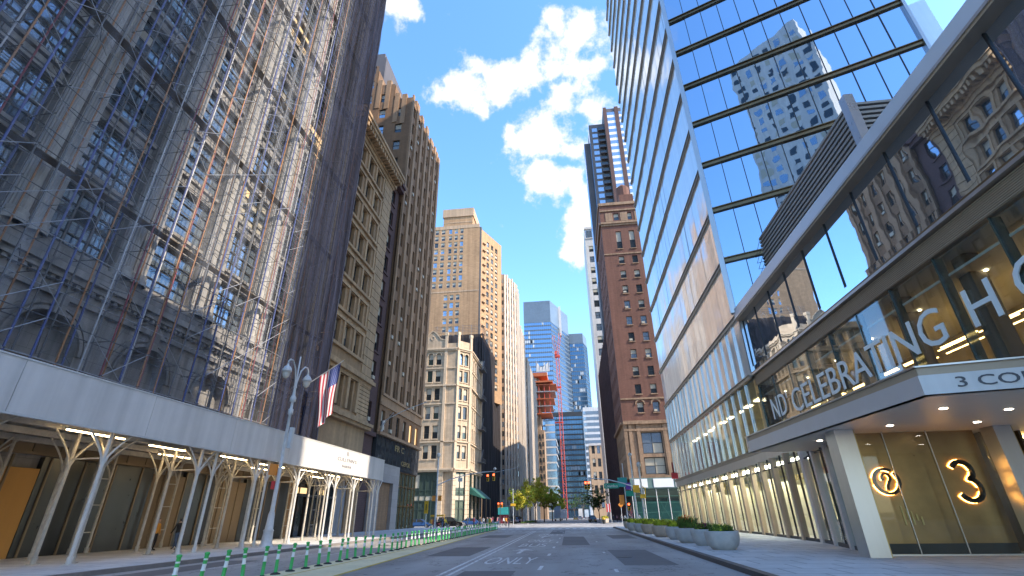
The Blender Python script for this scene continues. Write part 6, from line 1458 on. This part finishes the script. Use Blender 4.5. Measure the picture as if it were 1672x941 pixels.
s = MB(); s.tube([(9.4, 118, .1), (9.4, 118, 5.2)], .05, 6); s.build('pole', M['lampgrey'], t); s = MB(); s.hexa([(9.4, 117.9, 3.2), (10.0, 117.9, 3.8), (9.4, 117.9, 4.4), (8.8, 117.9, 3.8), (9.4, 117.95, 3.2), (10.0, 117.95, 3.8), (9.4, 117.95, 4.4), (8.8, 117.95, 3.8)]); s.build('panel', M['orange'], t)
for i, (x, y, lb) in enumerate(((5.5, 124.5, 'tan square planter first beyond the right crossing'), (5.6, 130, 'tan square planter second beyond the right crossing'), (5.7, 137, 'tan square planter third beyond the right crossing'))):
    t = thing('planter', lb, 'planter', (x + .6, y, .15), 'square planters beyond the crossing'); s = MB(); s.lathe([(.6, 0), (.7, .1), (.8, .9), (.7, .92), (.68, .8), (0, .8)], (x + .6, y, .15), 4); s.build('box', M['planter_b'], t)
    f = MB(); leaves(f, 260, (x + .6, y, 1.25), (.75, .75, .35), 0, .14); f.build('foliage', M['leaf_g'] if i % 2 else M['leaf_y'], t)
t = thing('litter_bin', 'black litter bin with yellow top on the right kerb beyond the crossing', 'litter bin', (5.6, 118, 0))
s = MB(); s.lathe([(.3, 0), (.36, .9), (.3, .92)], (5.5, 120.6, 0), 12); s.build('drum', M['rubber'], t); s = MB(); s.lathe([(.38, .9), (.36, 1.2), (.0, 1.3)], (5.5, 120.6, 0), 12); s.build('top', M['yellowm'], t)
t = thing('barrel', 'white traffic barrel at the end of the green posts', 'traffic barrel', (-12.6, 79.8, 0))
s = MB(); s.lathe([(.3, 0), (.3, .08), (.22, .1), (.2, .6), (.16, 1.0), (0, 1.02)], (-12.7, 80.2, 0), 12); s.build('drum', M['signwhite'], t)

# ------------------------------------------------------------------ sky, sun, view
EL = math.radians(38); AZ = math.radians(73)      # sun from the right, a little behind the viewer
SUND = Vector((math.sin(AZ) * math.cos(EL), -math.cos(AZ) * math.cos(EL), math.sin(EL)))
w = bpy.data.worlds.new('World'); SC.world = w; w.use_nodes = True; nt = w.node_tree; nt.nodes.clear()
out = N(nt, 'OutputWorld'); bg = N(nt, 'Background'); L(nt, bg.outputs[0], out.inputs[0])
sky = N(nt, 'TexSky'); sky.sky_type = 'NISHITA'; sky.sun_disc = False; sky.sun_elevation = EL; sky.sun_rotation = math.atan2(SUND.x, SUND.y); sky.air_density = 1.0; sky.dust_density = .5; sky.ozone_density = 2.5
hs = N(nt, 'HueSaturation'); hs.inputs['Saturation'].default_value = 1.18; hs.inputs['Value'].default_value = 1.0; L(nt, sky.outputs[0], hs.inputs['Color'])
tc = N(nt, 'TexCoord'); nrm = N(nt, 'VectorMath', operation='NORMALIZE'); L(nt, tc.outputs['Generated'], nrm.inputs[0])
# cumulus: lumps at fixed bearings of the sky, broken up by noise
def dirpx(px, py):
    c = ((px - 836) , (py - 470.5), 778); return Vector([sum(CM[r][k] * c[k] for k in range(3)) for r in range(3)]).normalized()
LUMPS = [(720, 150, 40), (765, 135, 55), (815, 140, 58), (860, 120, 50), (900, 95, 62), (950, 75, 60), (975, 110, 48), (920, 150, 55), (965, 165, 45), (905, 50, 35), (800, 185, 30),
         (870, 235, 52), (905, 230, 55), (940, 240, 45), (890, 285, 48), (930, 300, 50), (945, 350, 45), (945, 400, 36), (905, 320, 30), (840, 225, 25), (640, 5, 40), (600, 8, 40), (672, 8, 22), (693, 28, 13), (985, 255, 40), (1010, 330, 40), (1000, 200, 35)]
acc = None
n0 = N(nt, 'TexNoise'); n0.inputs['Scale'].default_value = 9; n0.inputs['Detail'].default_value = 2; L(nt, nrm.outputs[0], n0.inputs['Vector'])
wv = N(nt, 'VectorMath', operation='SCALE'); wv.inputs['Scale'].default_value = .11; L(nt, n0.outputs['Color'], wv.inputs[0])
wa = N(nt, 'VectorMath', operation='ADD'); L(nt, nrm.outputs[0], wa.inputs[0]); L(nt, wv.outputs[0], wa.inputs[1])
wb = N(nt, 'VectorMath', operation='SUBTRACT'); L(nt, wa.outputs[0], wb.inputs[0]); wb.inputs[1].default_value = (.055, .055, .055)
for (px, py, pr) in LUMPS:
    d = dirpx(px, py); ang = pr / 778 * max(.5, d.dot(Vector((CM[0][2], CM[1][2], CM[2][2]))) ** 1.0)
    ds = N(nt, 'VectorMath', operation='DISTANCE'); L(nt, wb.outputs[0], ds.inputs[0]); ds.inputs[1].default_value = d
    mr = N(nt, 'MapRange'); L(nt, ds.outputs['Value'], mr.inputs[0]); mr.inputs[1].default_value = 0; mr.inputs[2].default_value = ang * 1.55; mr.inputs[3].default_value = 1; mr.inputs[4].default_value = 0
    if acc is None: acc = mr.outputs[0]
    else:
        mx = N(nt, 'Math', operation='SMOOTH_MAX'); mx.inputs[2].default_value = .25; L(nt, acc, mx.inputs[0]); L(nt, mr.outputs[0], mx.inputs[1]); acc = mx.outputs[0]
nn = N(nt, 'TexNoise'); nn.inputs['Scale'].default_value = 15; nn.inputs['Detail'].default_value = 12; nn.inputs['Roughness'].default_value = .62; L(nt, nrm.outputs[0], nn.inputs['Vector'])
cs = N(nt, 'Math', operation='MULTIPLY_ADD'); L(nt, nn.outputs[0], cs.inputs[0]); cs.inputs[1].default_value = 1.7; L(nt, acc, cs.inputs[2])
cm = N(nt, 'MapRange'); cm.interpolation_type = 'SMOOTHSTEP'; L(nt, cs.outputs[0], cm.inputs[0]); cm.inputs[1].default_value = 1.29; cm.inputs[2].default_value = 1.62
# fair-weather cloud over the rest of the sky (seen in the glass)
nb = N(nt, 'TexNoise'); nb.inputs['Scale'].default_value = 3.2; nb.inputs['Detail'].default_value = 9; nb.inputs['Roughness'].default_value = .58; L(nt, nrm.outputs[0], nb.inputs['Vector'])
sp = N(nt, 'SeparateXYZ'); L(nt, nrm.outputs[0], sp.inputs[0])
bk = N(nt, 'MapRange'); L(nt, sp.outputs[1], bk.inputs[0]); bk.inputs[1].default_value = .55; bk.inputs[2].default_value = .1; bk.inputs[3].default_value = -.35; bk.inputs[4].default_value = .0
ba = N(nt, 'Math', operation='ADD'); L(nt, nb.outputs[0], ba.inputs[0]); L(nt, bk.outputs[0], ba.inputs[1])
bm = N(nt, 'MapRange'); bm.interpolation_type = 'SMOOTHSTEP'; L(nt, ba.outputs[0], bm.inputs[0]); bm.inputs[1].default_value = .54; bm.inputs[2].default_value = .68; bm.inputs[4].default_value = .7
tot = N(nt, 'Math', operation='MAXIMUM'); L(nt, cm.outputs[0], tot.inputs[0]); L(nt, bm.outputs[0], tot.inputs[1])
mix = N(nt, 'MixRGB'); L(nt, tot.outputs[0], mix.inputs[0]); L(nt, hs.outputs[0], mix.inputs[1]); 
cv = N(nt, 'MapRange'); L(nt, cs.outputs[0], cv.inputs[0]); cv.inputs[1].default_value = 1.2; cv.inputs[2].default_value = 1.9; cv.inputs[3].default_value = 1.55; cv.inputs[4].default_value = 2.75
cc = N(nt, 'VectorMath', operation='SCALE'); cc.inputs[0].default_value = (.97, 1, 1.05); L(nt, cv.outputs[0], cc.inputs['Scale']); L(nt, cc.outputs[0], mix.inputs[2])
L(nt, mix.outputs[0], bg.inputs[0]); bg.inputs[1].default_value = .15
sl = bpy.data.lights.new('sun', 'SUN'); so = bpy.data.objects.new('sun', sl); COL.objects.link(so); sl.energy = 2.1; sl.angle = math.radians(.5); sl.color = (1, .87, .7)
dirn = -SUND; so.rotation_euler = dirn.to_track_quat('-Z', 'Y').to_euler(); so.location = (10, -120, 160)
back('glass_slab', 'tall glass slab across the circle behind the viewer', -14, 10, -95, -62, 150, M['palestone'])
back('shade_caster_tower', 'unseen tower added behind the viewer to shade the near left facade', 66, 100, -75, -14, 172, M['beige'])  # added out of view to shade the near end of the scaffolded facade
back('shade_caster_block', 'unseen block added right of the viewer to shade the lower left side', 45, 64, -24, 10, 76, M['tanbrick'])  # added out of view to keep sun off the shed and lower scaffold
SC.view_settings.view_transform = 'Standard'; SC.view_settings.look = 'None'; SC.view_settings.gamma = 1; SC.view_settings.exposure = 1.95; SC.view_settings.use_curve_mapping = False
SC.cycles.max_bounces = 8; SC.cycles.glossy_bounces = 4; SC.cycles.transparent_max_bounces = 12; SC.cycles.diffuse_bounces = 3; SC.cycles.sample_clamp_indirect = 4; SC.cycles.caustics_reflective = False
